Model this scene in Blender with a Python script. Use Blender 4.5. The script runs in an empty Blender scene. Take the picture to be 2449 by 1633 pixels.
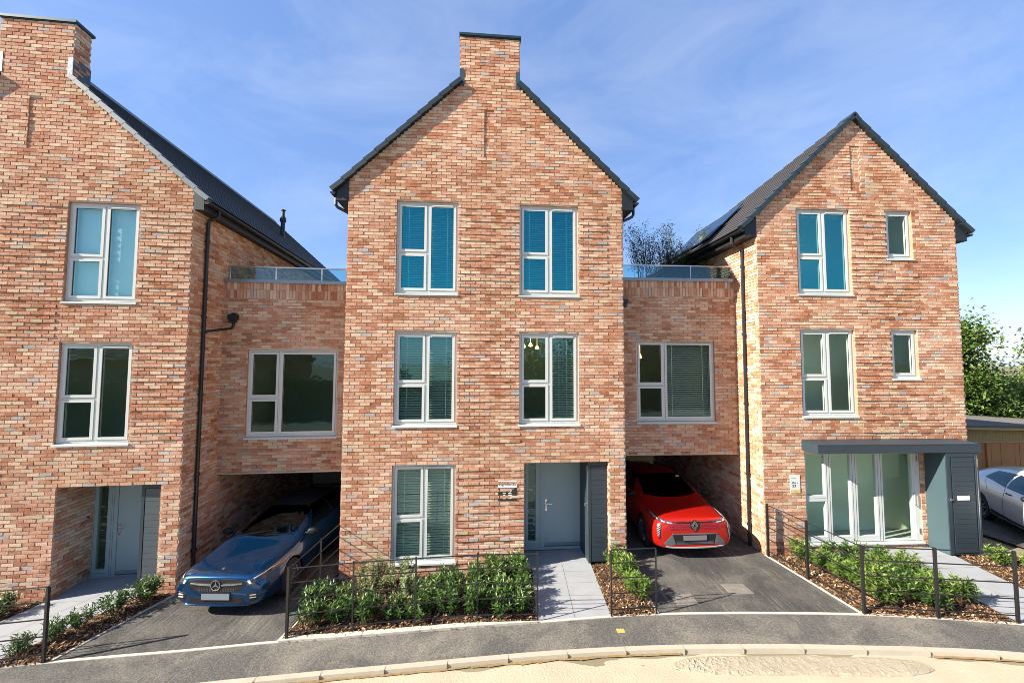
import bpy, bmesh, math, random
from math import sin, cos, pi, radians, sqrt, floor
from mathutils import Vector, Matrix
from mathutils.geometry import tessellate_polygon, delaunay_2d_cdt
from mathutils.bvhtree import BVHTree
random.seed(7)
R = random.Random(11)
S = bpy.context.scene
COL = S.collection

# ------------------------------------------------------------------ camera
CAMZ = 4.5
pitch, roll, fpx = 0.0548, -0.0032, 961.27
cam = bpy.data.cameras.new('camera'); cam.sensor_width = 36; cam.lens = fpx / 2449 * 36
cam.clip_start = 0.1; cam.clip_end = 6000
co = bpy.data.objects.new('camera', cam); COL.objects.link(co); S.camera = co
fw = Vector((0, cos(pitch), sin(pitch))); up = Vector((0, -sin(pitch), cos(pitch))); rt = Vector((1, 0, 0))
cr, sr = cos(roll), sin(roll)
ix = rt * cr - up * sr; iy = rt * sr + up * cr
M = Matrix((ix, iy, -fw)).transposed().to_4x4(); M.translation = (0, 0, CAMZ)
co.matrix_world = M

# ------------------------------------------------------------------ sun, sky, exposure
SUN_EL, SUN_AZ = radians(31), radians(19.0)          # light travels towards azimuth 19 deg (from +x to +y)
sd = bpy.data.lights.new('sun', 'SUN'); sd.energy = 5.0; sd.angle = radians(0.5); sd.color = (1.0, 0.93, 0.82)
so = bpy.data.objects.new('sun', sd); COL.objects.link(so)
ldir = Vector((cos(SUN_AZ) * cos(SUN_EL), sin(SUN_AZ) * cos(SUN_EL), -sin(SUN_EL)))
so.rotation_euler = ldir.to_track_quat('-Z', 'Y').to_euler(); so.location = (-20, -10, 30)
W = bpy.data.worlds.new('World'); S.world = W; W.use_nodes = True
nt = W.node_tree; N = nt.nodes; L = nt.links
for n in list(N): N.remove(n)
out = N.new('ShaderNodeOutputWorld'); bg = N.new('ShaderNodeBackground'); bg.inputs[1].default_value = 0.085
sky = N.new('ShaderNodeTexSky'); sky.sky_type = 'NISHITA'; sky.sun_disc = False
sky.sun_elevation = SUN_EL; sky.sun_rotation = math.atan2(-ldir.x, -ldir.y)
sky.air_density = 1.0; sky.dust_density = 0.6; sky.ozone_density = 2.0
tc = N.new('ShaderNodeTexCoord'); mp = N.new('ShaderNodeMapping')
mp.inputs['Rotation'].default_value = (0.0, 0.5, 0.5); mp.inputs['Scale'].default_value = (1.2, 3.2, 4.5)
L.new(tc.outputs['Generated'], mp.inputs[0])
nz = N.new('ShaderNodeTexNoise'); nz.inputs['Scale'].default_value = 1.6; nz.inputs['Detail'].default_value = 9
nz.inputs['Roughness'].default_value = 0.62; nz.inputs['Distortion'].default_value = 0.5
L.new(mp.outputs[0], nz.inputs['Vector'])
rp = N.new('ShaderNodeValToRGB'); rp.color_ramp.elements[0].position = 0.40; rp.color_ramp.elements[1].position = 0.95
rp.color_ramp.elements[1].color = (0.28, 0.28, 0.28, 1)
L.new(nz.outputs['Fac'], rp.inputs[0])
hs = N.new('ShaderNodeHueSaturation'); hs.inputs['Hue'].default_value = 0.508; hs.inputs['Saturation'].default_value = 1.15
L.new(sky.outputs[0], hs.inputs['Color'])
ev = N.new('ShaderNodeMix'); ev.data_type = 'RGBA'; ev.inputs[0].default_value = 0.5
L.new(hs.outputs[0], ev.inputs[6]); ev.inputs[7].default_value = (1.1, 1.85, 3.7, 1)
mx = N.new('ShaderNodeMix'); mx.data_type = 'RGBA'
L.new(rp.outputs[0], mx.inputs[0]); L.new(ev.outputs[2], mx.inputs[6]); mx.inputs[7].default_value = (4.6, 4.8, 5.2, 1)
L.new(mx.outputs[2], bg.inputs[0]); L.new(bg.outputs[0], out.inputs[0])
vs = S.view_settings; vs.view_transform = 'Standard'; vs.look = 'None'; vs.exposure = 1.58; vs.gamma = 1
S.display_settings.display_device = 'sRGB'
S.cycles.filter_width = 0.9; S.cycles.max_bounces = 8; S.cycles.transparent_max_bounces = 12

# ------------------------------------------------------------------ materials
def newmat(name):
    m = bpy.data.materials.new(name); m.use_nodes = True
    nt = m.node_tree; b = nt.nodes['Principled BSDF']
    return m, nt, nt.nodes, nt.links, b
def P(name, col, rough=0.5, metal=0.0, spec=0.5, coat=0.0, nscale=0, namt=0.0, bump=0.0, bscale=60, emit=None, alpha=None):
    m, nt, N, L, b = newmat(name)
    b.inputs['Base Color'].default_value = (*col, 1); b.inputs['Roughness'].default_value = rough
    b.inputs['Metallic'].default_value = metal; b.inputs['Specular IOR Level'].default_value = spec
    b.inputs['Coat Weight'].default_value = coat; b.inputs['Coat Roughness'].default_value = 0.04
    t = N.new('ShaderNodeTexCoord')
    if namt:
        n = N.new('ShaderNodeTexNoise'); n.inputs['Scale'].default_value = nscale; n.inputs['Detail'].default_value = 6
        L.new(t.outputs['Object'], n.inputs['Vector'])
        x = N.new('ShaderNodeMix'); x.data_type = 'RGBA'
        x.inputs[6].default_value = (*[c * (1 - namt) for c in col], 1); x.inputs[7].default_value = (*[min(1, c * (1 + namt)) for c in col], 1)
        L.new(n.outputs['Fac'], x.inputs[0]); L.new(x.outputs[2], b.inputs['Base Color'])
    if bump:
        n2 = N.new('ShaderNodeTexNoise'); n2.inputs['Scale'].default_value = bscale; n2.inputs['Detail'].default_value = 5
        L.new(t.outputs['Object'], n2.inputs['Vector'])
        bp = N.new('ShaderNodeBump'); bp.inputs['Strength'].default_value = bump; bp.inputs['Distance'].default_value = 0.01
        L.new(n2.outputs['Fac'], bp.inputs['Height']); L.new(bp.outputs[0], b.inputs['Normal'])
    if emit:
        b.inputs['Emission Color'].default_value = (*emit[0], 1); b.inputs['Emission Strength'].default_value = emit[1]
    return m
def ramp(N, stops, interp='LINEAR'):
    r = N.new('ShaderNodeValToRGB'); r.color_ramp.interpolation = interp
    e = r.color_ramp.elements
    while len(e) < len(stops): e.new(0.5)
    for i, (p, c) in enumerate(stops): e[i].position = p; e[i].color = (*c, 1)
    return r
def noise(N, L, vec, scale, detail=5, rough=0.55):
    n = N.new('ShaderNodeTexNoise'); n.inputs['Scale'].default_value = scale; n.inputs['Detail'].default_value = detail
    n.inputs['Roughness'].default_value = rough
    if vec is not None: L.new(vec, n.inputs['Vector'])
    return n
def mixc(N, L, fac, a, b, mode='MIX'):
    x = N.new('ShaderNodeMix'); x.data_type = 'RGBA'; x.blend_type = mode
    for sock, v in ((x.inputs[0], fac), (x.inputs[6], a), (x.inputs[7], b)):
        if isinstance(v, (int, float)): sock.default_value = v
        elif isinstance(v, tuple): sock.default_value = (*v, 1)
        else: L.new(v, sock)
    return x.outputs[2]

def brick_mat():
    m, nt, N, L, b = newmat('brick')
    at = N.new('ShaderNodeAttribute'); at.attribute_name = 'rnd'
    r = ramp(N, [(0.0, (0.31, 0.110, 0.050)), (0.16, (0.415, 0.168, 0.086)), (0.36, (0.475, 0.225, 0.128)), (0.56, (0.525, 0.292, 0.182)),
                 (0.74, (0.568, 0.363, 0.247)), (0.88, (0.61, 0.445, 0.305)), (0.945, (0.52, 0.39, 0.24)), (0.975, (0.40, 0.345, 0.315)), (1.0, (0.33, 0.30, 0.30))])
    L.new(at.outputs['Fac'], r.inputs[0])
    t = N.new('ShaderNodeTexCoord')
    n1 = noise(N, L, t.outputs['Object'], 22, 6, 0.65)
    f1 = ramp(N, [(0.50, (0, 0, 0)), (0.72, (0.6, 0.6, 0.6))]); L.new(n1.outputs['Fac'], f1.inputs[0])
    c = mixc(N, L, f1.outputs[0], r.outputs[0], (0.58, 0.44, 0.32))
    n2 = noise(N, L, t.outputs['Object'], 55, 4, 0.7)
    f2 = ramp(N, [(0.56, (0, 0, 0)), (0.74, (0.6, 0.6, 0.6))]); L.new(n2.outputs['Fac'], f2.inputs[0])
    c = mixc(N, L, f2.outputs[0], c, (0.22, 0.08, 0.045))
    n3 = noise(N, L, t.outputs['Object'], 0.55, 3)
    f3 = ramp(N, [(0.35, (0.88, 0.85, 0.80)), (0.65, (1.06, 1.06, 1.08))]); L.new(n3.outputs['Fac'], f3.inputs[0])
    n6 = noise(N, L, t.outputs['Object'], 1.1, 7, 0.7)
    f6 = ramp(N, [(0.46, (0, 0, 0)), (0.66, (0.34, 0.34, 0.34))]); L.new(n6.outputs['Fac'], f6.inputs[0])
    c = mixc(N, L, f6.outputs[0], c, (0.60, 0.465, 0.345))
    c = mixc(N, L, 1.0, c, f3.outputs[0], 'MULTIPLY')
    L.new(c, b.inputs['Base Color']); b.inputs['Roughness'].default_value = 0.9; b.inputs['Specular IOR Level'].default_value = 0.2
    bp = N.new('ShaderNodeBump'); bp.inputs['Strength'].default_value = 0.7; bp.inputs['Distance'].default_value = 0.008
    n4 = noise(N, L, t.outputs['Object'], 45, 4, 0.6)
    L.new(n4.outputs['Fac'], bp.inputs['Height']); L.new(bp.outputs[0], b.inputs['Normal'])
    return m
M_BRICK = brick_mat()
M_MORTAR = P('mortar', (0.50, 0.43, 0.33), 0.95, spec=0.1, nscale=30, namt=0.2)
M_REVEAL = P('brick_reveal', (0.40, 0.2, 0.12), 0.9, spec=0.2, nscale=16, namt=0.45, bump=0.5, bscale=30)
M_FRAME = P('window_frame_paint', (0.52, 0.545, 0.51), 0.38, spec=0.4, nscale=2, namt=0.03)
M_GASKET = P('gasket', (0.03, 0.032, 0.032), 0.6)
M_DOOR = P('door_paint', (0.26, 0.355, 0.365), 0.42, nscale=1.5, namt=0.04, bump=0.05, bscale=200)
M_SLATE = P('anthracite_cladding', (0.022, 0.036, 0.047), 0.45, nscale=3, namt=0.1)
M_SLATE_LIT = P('sunlit_cladding', (0.06, 0.08, 0.088), 0.5, nscale=3, namt=0.1)  # paler copy of the cladding, sunlit tone put into the colour
M_BLACK = P('black_plastic', (0.012, 0.013, 0.015), 0.35)
M_SOFFIT = P('black_soffit', (0.011, 0.013, 0.015), 0.5, nscale=8, namt=0.3)
M_LEAD = P('lead_flashing', (0.20, 0.22, 0.235), 0.45, metal=0.3, nscale=7, namt=0.3, bump=0.3, bscale=15)
M_LEADDK = P('dark_lead', (0.05, 0.07, 0.085), 0.5, metal=0.2, nscale=7, namt=0.3)
M_CAP = P('chimney_cap_metal', (0.025, 0.05, 0.06), 0.4, metal=0.3)
M_COPE = P('coping_metal', (0.24, 0.28, 0.31), 0.33, metal=0.5, nscale=2, namt=0.08)
M_STEEL = P('brushed_steel', (0.55, 0.55, 0.56), 0.28, metal=1.0)
M_CHROME = P('chrome', (0.75, 0.76, 0.78), 0.12, metal=1.0)
M_INT = P('interior_wall', (0.50, 0.55, 0.43), 0.9); M_INTR = P('sage_interior_wall', (0.74, 0.82, 0.66), 0.9); M_INTFR = P('pale_floor', (0.5, 0.48, 0.42), 0.6)
M_INTFL = P('interior_floor', (0.22, 0.20, 0.16), 0.6)
M_HALL = P('hall_shade', (0.06, 0.06, 0.045), 0.9)
M_MIRR = P('mirror_cap', (0.008, 0.009, 0.010), 0.6, spec=0.25)
M_BLIND = P('blind_slat', (0.66, 0.67, 0.62), 0.5)
M_ROLLER = P('white_roller_blind', (0.72, 0.76, 0.76), 0.8)
M_IRON = P('painted_iron', (0.012, 0.0125, 0.013), 0.42, nscale=14, namt=0.3)
M_WHITE = P('white_plastic', (0.8, 0.8, 0.78), 0.4)
M_LAMPGLOW = P('pendant_glow', (0.9, 0.6, 0.3), 0.4, emit=((1.0, 0.55, 0.2), 2.5))

def tile_mat(name, col):
    m, nt, N, L, b = newmat(name)
    t = N.new('ShaderNodeTexCoord')
    n1 = noise(N, L, t.outputs['Object'], 3, 5)
    c = mixc(N, L, n1.outputs['Fac'], tuple(x * 0.65 for x in col), tuple(x * 1.35 for x in col))
    L.new(c, b.inputs['Base Color']); b.inputs['Roughness'].default_value = 0.55; b.inputs['Specular IOR Level'].default_value = 0.45
    n2 = noise(N, L, t.outputs['Object'], 40, 4)
    bp = N.new('ShaderNodeBump'); bp.inputs['Strength'].default_value = 0.3; bp.inputs['Distance'].default_value = 0.005
    L.new(n2.outputs['Fac'], bp.inputs['Height']); L.new(bp.outputs[0], b.inputs['Normal'])
    return m
M_TILE = tile_mat('roof_slate', (0.014, 0.026, 0.038))
M_TILEW = tile_mat('roof_slate_weathered', (0.045, 0.04, 0.036))
M_VERGE = P('verge_cap_dark', (0.017, 0.028, 0.033), 0.45, nscale=5, namt=0.2)
M_VERGEL = P('verge_cap_gleam', (0.145, 0.16, 0.17), 0.5, nscale=12, namt=0.35)  # paler copy of the dark verge: its gleam painted into the colour

def glass(name, tint, refl, trans):
    m = bpy.data.materials.new(name); m.use_nodes = True
    nt = m.node_tree; N = nt.nodes; L = nt.links
    for n in list(N): N.remove(n)
    o = N.new('ShaderNodeOutputMaterial'); g = N.new('ShaderNodeBsdfGlossy'); t = N.new('ShaderNodeBsdfTransparent')
    g.inputs['Color'].default_value = (*tint, 1); g.inputs['Roughness'].default_value = 0.01
    t.inputs['Color'].default_value = (*trans, 1)
    tcn = N.new('ShaderNodeTexCoord'); n1 = noise(N, L, tcn.outputs['Object'], 1.7, 2)
    bp = N.new('ShaderNodeBump'); bp.inputs['Strength'].default_value = 0.12; bp.inputs['Distance'].default_value = 0.02
    L.new(n1.outputs['Fac'], bp.inputs['Height']); L.new(bp.outputs[0], g.inputs['Normal'])
    f = N.new('ShaderNodeFresnel'); f.inputs['IOR'].default_value = 1.5
    ma = N.new('ShaderNodeMath'); ma.operation = 'ADD'; ma.use_clamp = True; ma.inputs[1].default_value = refl
    L.new(f.outputs[0], ma.inputs[0])
    ge = N.new('ShaderNodeNewGeometry'); inv = N.new('ShaderNodeMath'); inv.operation = 'SUBTRACT'; inv.inputs[0].default_value = 1.0; L.new(ge.outputs['Backfacing'], inv.inputs[1])
    mu = N.new('ShaderNodeMath'); mu.operation = 'MULTIPLY'; L.new(ma.outputs[0], mu.inputs[0]); L.new(inv.outputs[0], mu.inputs[1])
    x = N.new('ShaderNodeMixShader'); L.new(mu.outputs[0], x.inputs[0]); L.new(t.outputs[0], x.inputs[1]); L.new(g.outputs[0], x.inputs[2])
    L.new(x.outputs[0], o.inputs[0])
    return m
M_GLASS = glass('window_glass', (0.06, 0.80, 0.88), 0.22, (0.70, 0.86, 0.86))
M_GLASSP = glass('window_glass_plain', (0.5, 0.95, 1.0), 0.12, (0.80, 0.92, 0.92))
M_GLASSD = glass('window_glass_clear', (0.45, 0.75, 0.88), 0.06, (0.84, 0.90, 0.84))
M_GLASSR = glass('window_glass_low_reflection', (0.45, 0.8, 0.85), 0.015, (0.94, 0.985, 0.94))
M_GLASSB = glass('window_glass_half', (0.30, 0.78, 0.92), 0.14, (0.78, 0.88, 0.84))
M_BALGL = glass('balustrade_glass', (0.6, 0.9, 1.0), 0.06, (0.62, 0.82, 0.86))
M_CARGL = glass('car_glass', (0.6, 0.8, 0.85), 0.06, (0.10, 0.13, 0.13))

def leaf_mat(name, stops, rough=0.4, trans=0.25):
    m, nt, N, L, b = newmat(name)
    at = N.new('ShaderNodeAttribute'); at.attribute_name = 'rnd'
    r = ramp(N, stops); L.new(at.outputs['Fac'], r.inputs[0])
    L.new(r.outputs[0], b.inputs['Base Color']); b.inputs['Roughness'].default_value = rough
    b.inputs['Specular IOR Level'].default_value = 0.35
    tr = N.new('ShaderNodeBsdfTranslucent'); L.new(r.outputs[0], tr.inputs['Color'])
    x = N.new('ShaderNodeMixShader'); x.inputs[0].default_value = trans
    o = N['Material Output']; L.new(b.outputs[0], x.inputs[1]); L.new(tr.outputs[0], x.inputs[2]); L.new(x.outputs[0], o.inputs[0])
    return m
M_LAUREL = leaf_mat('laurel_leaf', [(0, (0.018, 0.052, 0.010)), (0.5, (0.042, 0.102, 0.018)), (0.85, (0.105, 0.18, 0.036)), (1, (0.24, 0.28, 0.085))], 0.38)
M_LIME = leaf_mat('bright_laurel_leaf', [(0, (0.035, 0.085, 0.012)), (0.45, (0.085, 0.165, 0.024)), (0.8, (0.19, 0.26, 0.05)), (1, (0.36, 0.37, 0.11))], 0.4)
M_PALE = leaf_mat('variegated_leaf', [(0, (0.10, 0.16, 0.05)), (0.5, (0.22, 0.28, 0.11)), (1, (0.42, 0.45, 0.24))], 0.5)
M_TREE = leaf_mat('tree_leaf', [(0, (0.025, 0.06, 0.01)), (0.5, (0.085, 0.15, 0.025)), (1, (0.24, 0.28, 0.065))], 0.5)
M_BAMBOO = leaf_mat('bamboo_leaf', [(0, (0.03, 0.05, 0.015)), (0.6, (0.08, 0.10, 0.03)), (1, (0.20, 0.20, 0.07))], 0.5)
M_BAMBOOY = leaf_mat('yellow_bamboo_leaf', [(0, (0.09, 0.12, 0.02)), (0.6, (0.24, 0.26, 0.05)), (1, (0.42, 0.42, 0.12))], 0.5)
M_STEM = P('stem', (0.09, 0.07, 0.035), 0.8)
M_BARK = P('tree_bark', (0.12, 0.09, 0.065), 0.9, nscale=9, namt=0.4, bump=0.6, bscale=20)

def asphalt_mat(name, base, dust, streak_dir=None, amt=0.5, fine=0.35):
    m, nt, N, L, b = newmat(name)
    t = N.new('ShaderNodeTexCoord')
    n1 = noise(N, L, t.outputs['Object'], 85, 4, 0.8)
    sp = ramp(N, [(0.28, tuple(x * 0.45 for x in base)), (0.5, base), (0.74, tuple(min(1, x * 2.6) for x in base))]); L.new(n1.outputs['Fac'], sp.inputs[0])
    n5 = noise(N, L, t.outputs['Object'], 34, 5, 0.75)
    g5 = ramp(N, [(0.36, (0.62, 0.62, 0.62)), (0.64, (1.42, 1.40, 1.36))]); L.new(n5.outputs['Fac'], g5.inputs[0])
    n2 = noise(N, L, t.outputs['Object'], 0.9, 9, 0.66); n2.inputs['Distortion'].default_value = 0.9
    f = ramp(N, [(0.42, (0, 0, 0)), (0.72, (amt, amt, amt))]); L.new(n2.outputs['Fac'], f.inputs[0])
    c = mixc(N, L, f.outputs[0], sp.outputs[0], dust)
    if streak_dir is not None:
        mp = N.new('ShaderNodeMapping'); L.new(t.outputs['Object'], mp.inputs[0])
        mp.inputs['Rotation'].default_value = (0, 0, streak_dir); mp.inputs['Scale'].default_value = (26, 0.9, 1)
        n3 = noise(N, L, mp.outputs[0], 1.0, 5, 0.7); n3.inputs['Distortion'].default_value = 0.25
        n4 = noise(N, L, t.outputs['Object'], 1.3, 4)
        f3 = ramp(N, [(0.50, (0, 0, 0)), (0.72, (fine,) * 3)]); L.new(n3.outputs['Fac'], f3.inputs[0])
        f4 = ramp(N, [(0.42, (0, 0, 0)), (0.62, (1, 1, 1))]); L.new(n4.outputs['Fac'], f4.inputs[0])
        ff = mixc(N, L, 1.0, f3.outputs[0], f4.outputs[0], 'MULTIPLY')
        c = mixc(N, L, ff, c, dust)
    c = mixc(N, L, 1.0, c, g5.outputs[0], 'MULTIPLY')
    L.new(c, b.inputs['Base Color']); b.inputs['Roughness'].default_value = 0.85; b.inputs['Specular IOR Level'].default_value = 0.2
    bp = N.new('ShaderNodeBump'); bp.inputs['Strength'].default_value = 1.0; bp.inputs['Distance'].default_value = 0.008
    L.new(n1.outputs['Fac'], bp.inputs['Height']); L.new(bp.outputs[0], b.inputs['Normal'])
    return m
M_ASPH = asphalt_mat('pavement_asphalt', (0.085, 0.081, 0.074), (0.24, 0.215, 0.175), radians(35), 0.75, 0.3)
M_DRIVE = asphalt_mat('driveway_asphalt', (0.048, 0.0465, 0.044), (0.24, 0.22, 0.185), radians(4), 0.42, 0.75)
M_SAND = P('dusty_road', (0.385, 0.325, 0.232), 0.95, spec=0.1, nscale=2.2, namt=0.14, bump=0.9, bscale=35)
M_SPILL = P('dried_mortar', (0.315, 0.27, 0.195), 0.95, spec=0.1, nscale=14, namt=0.2, bump=1.0, bscale=60)
M_DIRT = P('damp_sand', (0.22, 0.15, 0.07), 0.95, spec=0.1, nscale=14, namt=0.4, bump=0.8, bscale=50)
M_EARTH = P('earth', (0.20, 0.17, 0.11), 0.95, spec=0.1, nscale=0.3, namt=0.3)
M_KERB = P('kerb_concrete', (0.355, 0.315, 0.245), 0.85, spec=0.2, nscale=6, namt=0.12, bump=0.3, bscale=70)
M_EDGE = P('edging_concrete', (0.43, 0.395, 0.33), 0.85, spec=0.2, nscale=9, namt=0.15)
M_JOINT = P('kerb_joint', (0.2, 0.17, 0.125), 0.9)
M_PAVE = P('paving_slab', (0.265, 0.27, 0.275), 0.75, spec=0.25, nscale=3.5, namt=0.16, bump=0.15, bscale=90)
M_SOIL = P('soil', (0.055, 0.035, 0.02), 0.95, spec=0.1, nscale=20, namt=0.4, bump=1.0, bscale=40)
M_CHIP = leaf_mat('bark_chip', [(0, (0.03, 0.016, 0.009)), (0.5, (0.11, 0.055, 0.027)), (0.8, (0.25, 0.135, 0.065)), (1, (0.50, 0.34, 0.19))], 0.8, 0.0)
M_TIMBER = P('fence_timber', (0.42, 0.175, 0.055), 0.7, nscale=2, namt=0.25)
M_TIMBER2 = P('shed_timber', (0.48, 0.30, 0.11), 0.75, nscale=2, namt=0.25)
M_FELT = P('shed_roof_felt', (0.13, 0.118, 0.10), 0.85, nscale=4, namt=0.15)
M_STONE = P('pale_rubble', (0.5, 0.44, 0.36), 0.9, nscale=10, namt=0.3)

# ------------------------------------------------------------------ mesh helpers
class MB:
    def __init__(s): s.v = []; s.f = []; s.m = []; s.r = []
    def face(s, pts, m=0, r=0.5):
        i = len(s.v); s.v += [tuple(p) for p in pts]; s.f.append(tuple(range(i, i + len(pts)))); s.m.append(m); s.r.append(r)
    def mesh(s, vs, fs, m=0, r=0.5):
        i = len(s.v); s.v += [tuple(p) for p in vs]
        for f in fs: s.f.append(tuple(i + k for k in f)); s.m.append(m); s.r.append(r)
    def box(s, x0, x1, y0, y1, z0, z1, m=0, r=0.5, T=None):
        vs = [Vector(p) for p in ((x0,y0,z0),(x1,y0,z0),(x1,y1,z0),(x0,y1,z0),(x0,y0,z1),(x1,y0,z1),(x1,y1,z1),(x0,y1,z1))]
        if T is not None: vs = [T @ p for p in vs]
        s.mesh(vs, ((0,3,2,1),(4,5,6,7),(0,1,5,4),(1,2,6,5),(2,3,7,6),(3,0,4,7)), m, r)
    def bar(s, p0, p1, w, h, m=0):        # rectangular bar between two points, h along z-ish
        p0 = Vector(p0); p1 = Vector(p1); d = (p1 - p0); l = d.length; d.normalize()
        upv = Vector((0, 0, 1)) if abs(d.z) < 0.95 else Vector((0, 1, 0))
        a = d.cross(upv).normalized(); b = a.cross(d).normalized()
        T = Matrix((a, b, d)).transposed().to_4x4(); T.translation = p0
        s.box(-w/2, w/2, -h/2, h/2, 0, l, m, T=T)
    def tube(s, pts, rad, n=8, m=0, cap=True, r=0.5):
        pts = [Vector(p) for p in pts]; rs = rad if isinstance(rad, (list, tuple)) else [rad] * len(pts)
        i0 = len(s.v); k = len(pts); prev = None
        for j, p in enumerate(pts):
            d = (pts[min(j+1, k-1)] - pts[max(j-1, 0)]).normalized()
            if prev is None:
                a = d.orthogonal().normalized()
            else:
                a = (prev - d * prev.dot(d)).normalized()
            prev = a; b = d.cross(a)
            for q in range(n):
                t = 2 * pi * q / n; s.v.append(tuple(p + (a * cos(t) + b * sin(t)) * rs[j]))
        for j in range(k - 1):
            for q in range(n):
                a0 = i0 + j*n + q; a1 = i0 + j*n + (q+1) % n
                s.f.append((a0, a1, a1 + n, a0 + n)); s.m.append(m); s.r.append(r)
        if cap:
            s.f.append(tuple(range(i0 + n - 1, i0 - 1, -1))); s.m.append(m); s.r.append(r)
            s.f.append(tuple(range(i0 + (k-1)*n, i0 + k*n))); s.m.append(m); s.r.append(r)
    def prism(s, poly, axis, a0, a1, m=0):   # polygon in the other two coordinates, extruded along axis
        n = len(poly)
        def mk(p, t):
            return (t, p[0], p[1]) if axis == 'x' else (p[0], t, p[1]) if axis == 'y' else (p[0], p[1], t)
        vs = [mk(p, a0) for p in poly] + [mk(p, a1) for p in poly]
        fs = [tuple(range(n)), tuple(range(2*n-1, n-1, -1))] + [(i, i + n, (i+1) % n + n, (i+1) % n) for i in range(n)]
        s.mesh(vs, fs, m)
    def build(s, name, mats, parent=None, smooth=False, loc=None, bevel=0, fixn=False):
        me = bpy.data.meshes.new(name); me.from_pydata(s.v, [], s.f)
        if not isinstance(mats, (list, tuple)): mats = [mats]
        for mm in mats: me.materials.append(mm)
        me.polygons.foreach_set('material_index', s.m)
        a = me.attributes.new('rnd', 'FLOAT', 'FACE'); a.data.foreach_set('value', s.r)
        if fixn:
            b = bmesh.new(); b.from_mesh(me); bmesh.ops.recalc_face_normals(b, faces=b.faces); b.to_mesh(me); b.free()
        if smooth: me.polygons.foreach_set('use_smooth', [True] * len(s.f))
        me.update()
        o = bpy.data.objects.new(name, me); COL.objects.link(o)
        if parent is not None: o.parent = parent
        if loc is not None: o.location = loc
        if bevel:
            bv = o.modifiers.new('bevel', 'BEVEL'); bv.width = bevel; bv.segments = 2; bv.limit_method = 'ANGLE'
        return o
def tag(o, label, cat, group=None, kind=None):
    if label: o['label'] = label
    if cat: o['category'] = cat
    if group: o['group'] = group
    if kind: o['kind'] = kind
    return o
def thing(name, label, cat, loc=(0, 0, 0), rz=0.0, group=None, kind=None):
    o = bpy.data.objects.new(name, None); COL.objects.link(o); o.empty_display_size = 0.3
    o.location = loc; o.rotation_euler = (0, 0, rz); return tag(o, label, cat, group, kind)
def copy_tree(o, parent=None):
    c = o.copy(); COL.objects.link(c); c.parent = parent
    for ch in list(o.children): copy_tree(ch, c)
    return c
def struct(o): o['kind'] = 'structure'; return o
def gz(x): return CAMZ - 4.5 + 0.0225 * max(-40, min(40, x))

# ------------------------------------------------------------------ setting: ground, road, pavement
def sheet(name, poly, dz, mat, thick=0.0, sub=None):
    """flat polygon laid on the sloping ground, dz above it"""
    mb = MB()
    pts = [Vector((x, y, 0)) for x, y in poly]
    tr = tessellate_polygon([pts])
    vs = [(x, y, gz(x) + dz) for x, y in poly]
    fs = []
    for t in tr:
        a, b, c = [Vector(vs[i]) for i in t]
        fs.append(tuple(t) if (b - a).cross(c - a).z > 0 else (t[0], t[2], t[1]))
    mb.mesh(vs, fs)
    if thick:
        n = len(vs)
        for i in range(n):
            a = vs[i]; b = vs[(i+1) % n]
            mb.face([a, b, (b[0], b[1], b[2] - thick), (a[0], a[1], a[2] - thick)])
    return mb.build(name, mat, fixn=bool(thick))
g = MB()
xs = [-1500, -40, -12, 0, 12, 40, 1500]
for i in range(6):
    a, b = xs[i], xs[i+1]
    g.face([(a, -1500, gz(a) - 0.06), (b, -1500, gz(b) - 0.06), (b, 2500, gz(b) - 0.06), (a, 2500, gz(a) - 0.06)])
struct(g.build('ground', M_EARTH))
# kerb line (back edge) and edging line, in plan
KB = [(-16, 4.0), (-12, 4.85), (-9, 5.4), (-7.2, 5.70), (-5.8, 5.88), (-4.44, 6.04), (-3.53, 6.14), (-2.57, 6.24), (-1.6, 6.33), (-0.6, 6.43), (0.4, 6.52), (1.39, 6.58), (2.38, 6.61), (3.43, 6.60), (4.5, 6.57), (5.49, 6.51), (6.39, 6.45), (7.72, 6.29), (10, 5.95), (14, 5.1), (20, 3.2)]
ED = [(-16, 4.9), (-12, 5.65), (-9, 6.2), (-7.79, 6.4), (-6.4, 6.56), (-5.2, 6.68), (-3.81, 6.84), (-2.92, 6.90), (-2.49, 6.95), (-1.54, 7.04), (-0.57, 7.13), (0.46, 7.21), (1.76, 7.32), (2.58, 7.36), (3.52, 7.36), (4.57, 7.33), (6.15, 7.24), (7.29, 7.10), (8.45, 6.91), (10.5, 6.5), (14, 5.6), (20, 3.7)]
def interp(line, x):
    for (a, b), (c, d) in zip(line, line[1:]):
        if a <= x <= c: return b + (d - b) * (x - a) / (c - a)
    return line[-1][1]
def smooth_line(line, step=0.25, x0=None, x1=None):
    # catmull-rom resample
    pts = []
    for i in range(len(line) - 1):
        p0 = line[max(i-1, 0)]; p1 = line[i]; p2 = line[i+1]; p3 = line[min(i+2, len(line)-1)]
        k = max(1, int((p2[0] - p1[0]) / step))
        for j in range(k):
            t = j / k
            f = lambda a, b, c, d: 0.5 * (2*b + (c - a)*t + (2*a - 5*b + 4*c - d)*t*t + (3*b - a - 3*c + d)*t**3)
            pts.append((p1[0] + (p2[0] - p1[0]) * t, f(p0[1], p1[1], p2[1], p3[1])))
    pts.append(line[-1]); return pts
KBS = smooth_line(KB); EDS = smooth_line(ED)
def strip(mb, line, off0, off1, z0, z1, m=0):
    for (a, b), (c, d) in zip(line, line[1:]):
        mb.face([(a, b + off0, gz(a) + z0), (c, d + off0, gz(c) + z0), (c, d + off1, gz(c) + z1), (a, b + off1, gz(a) + z1)], m)
RD = -0.05
road = MB()
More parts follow.
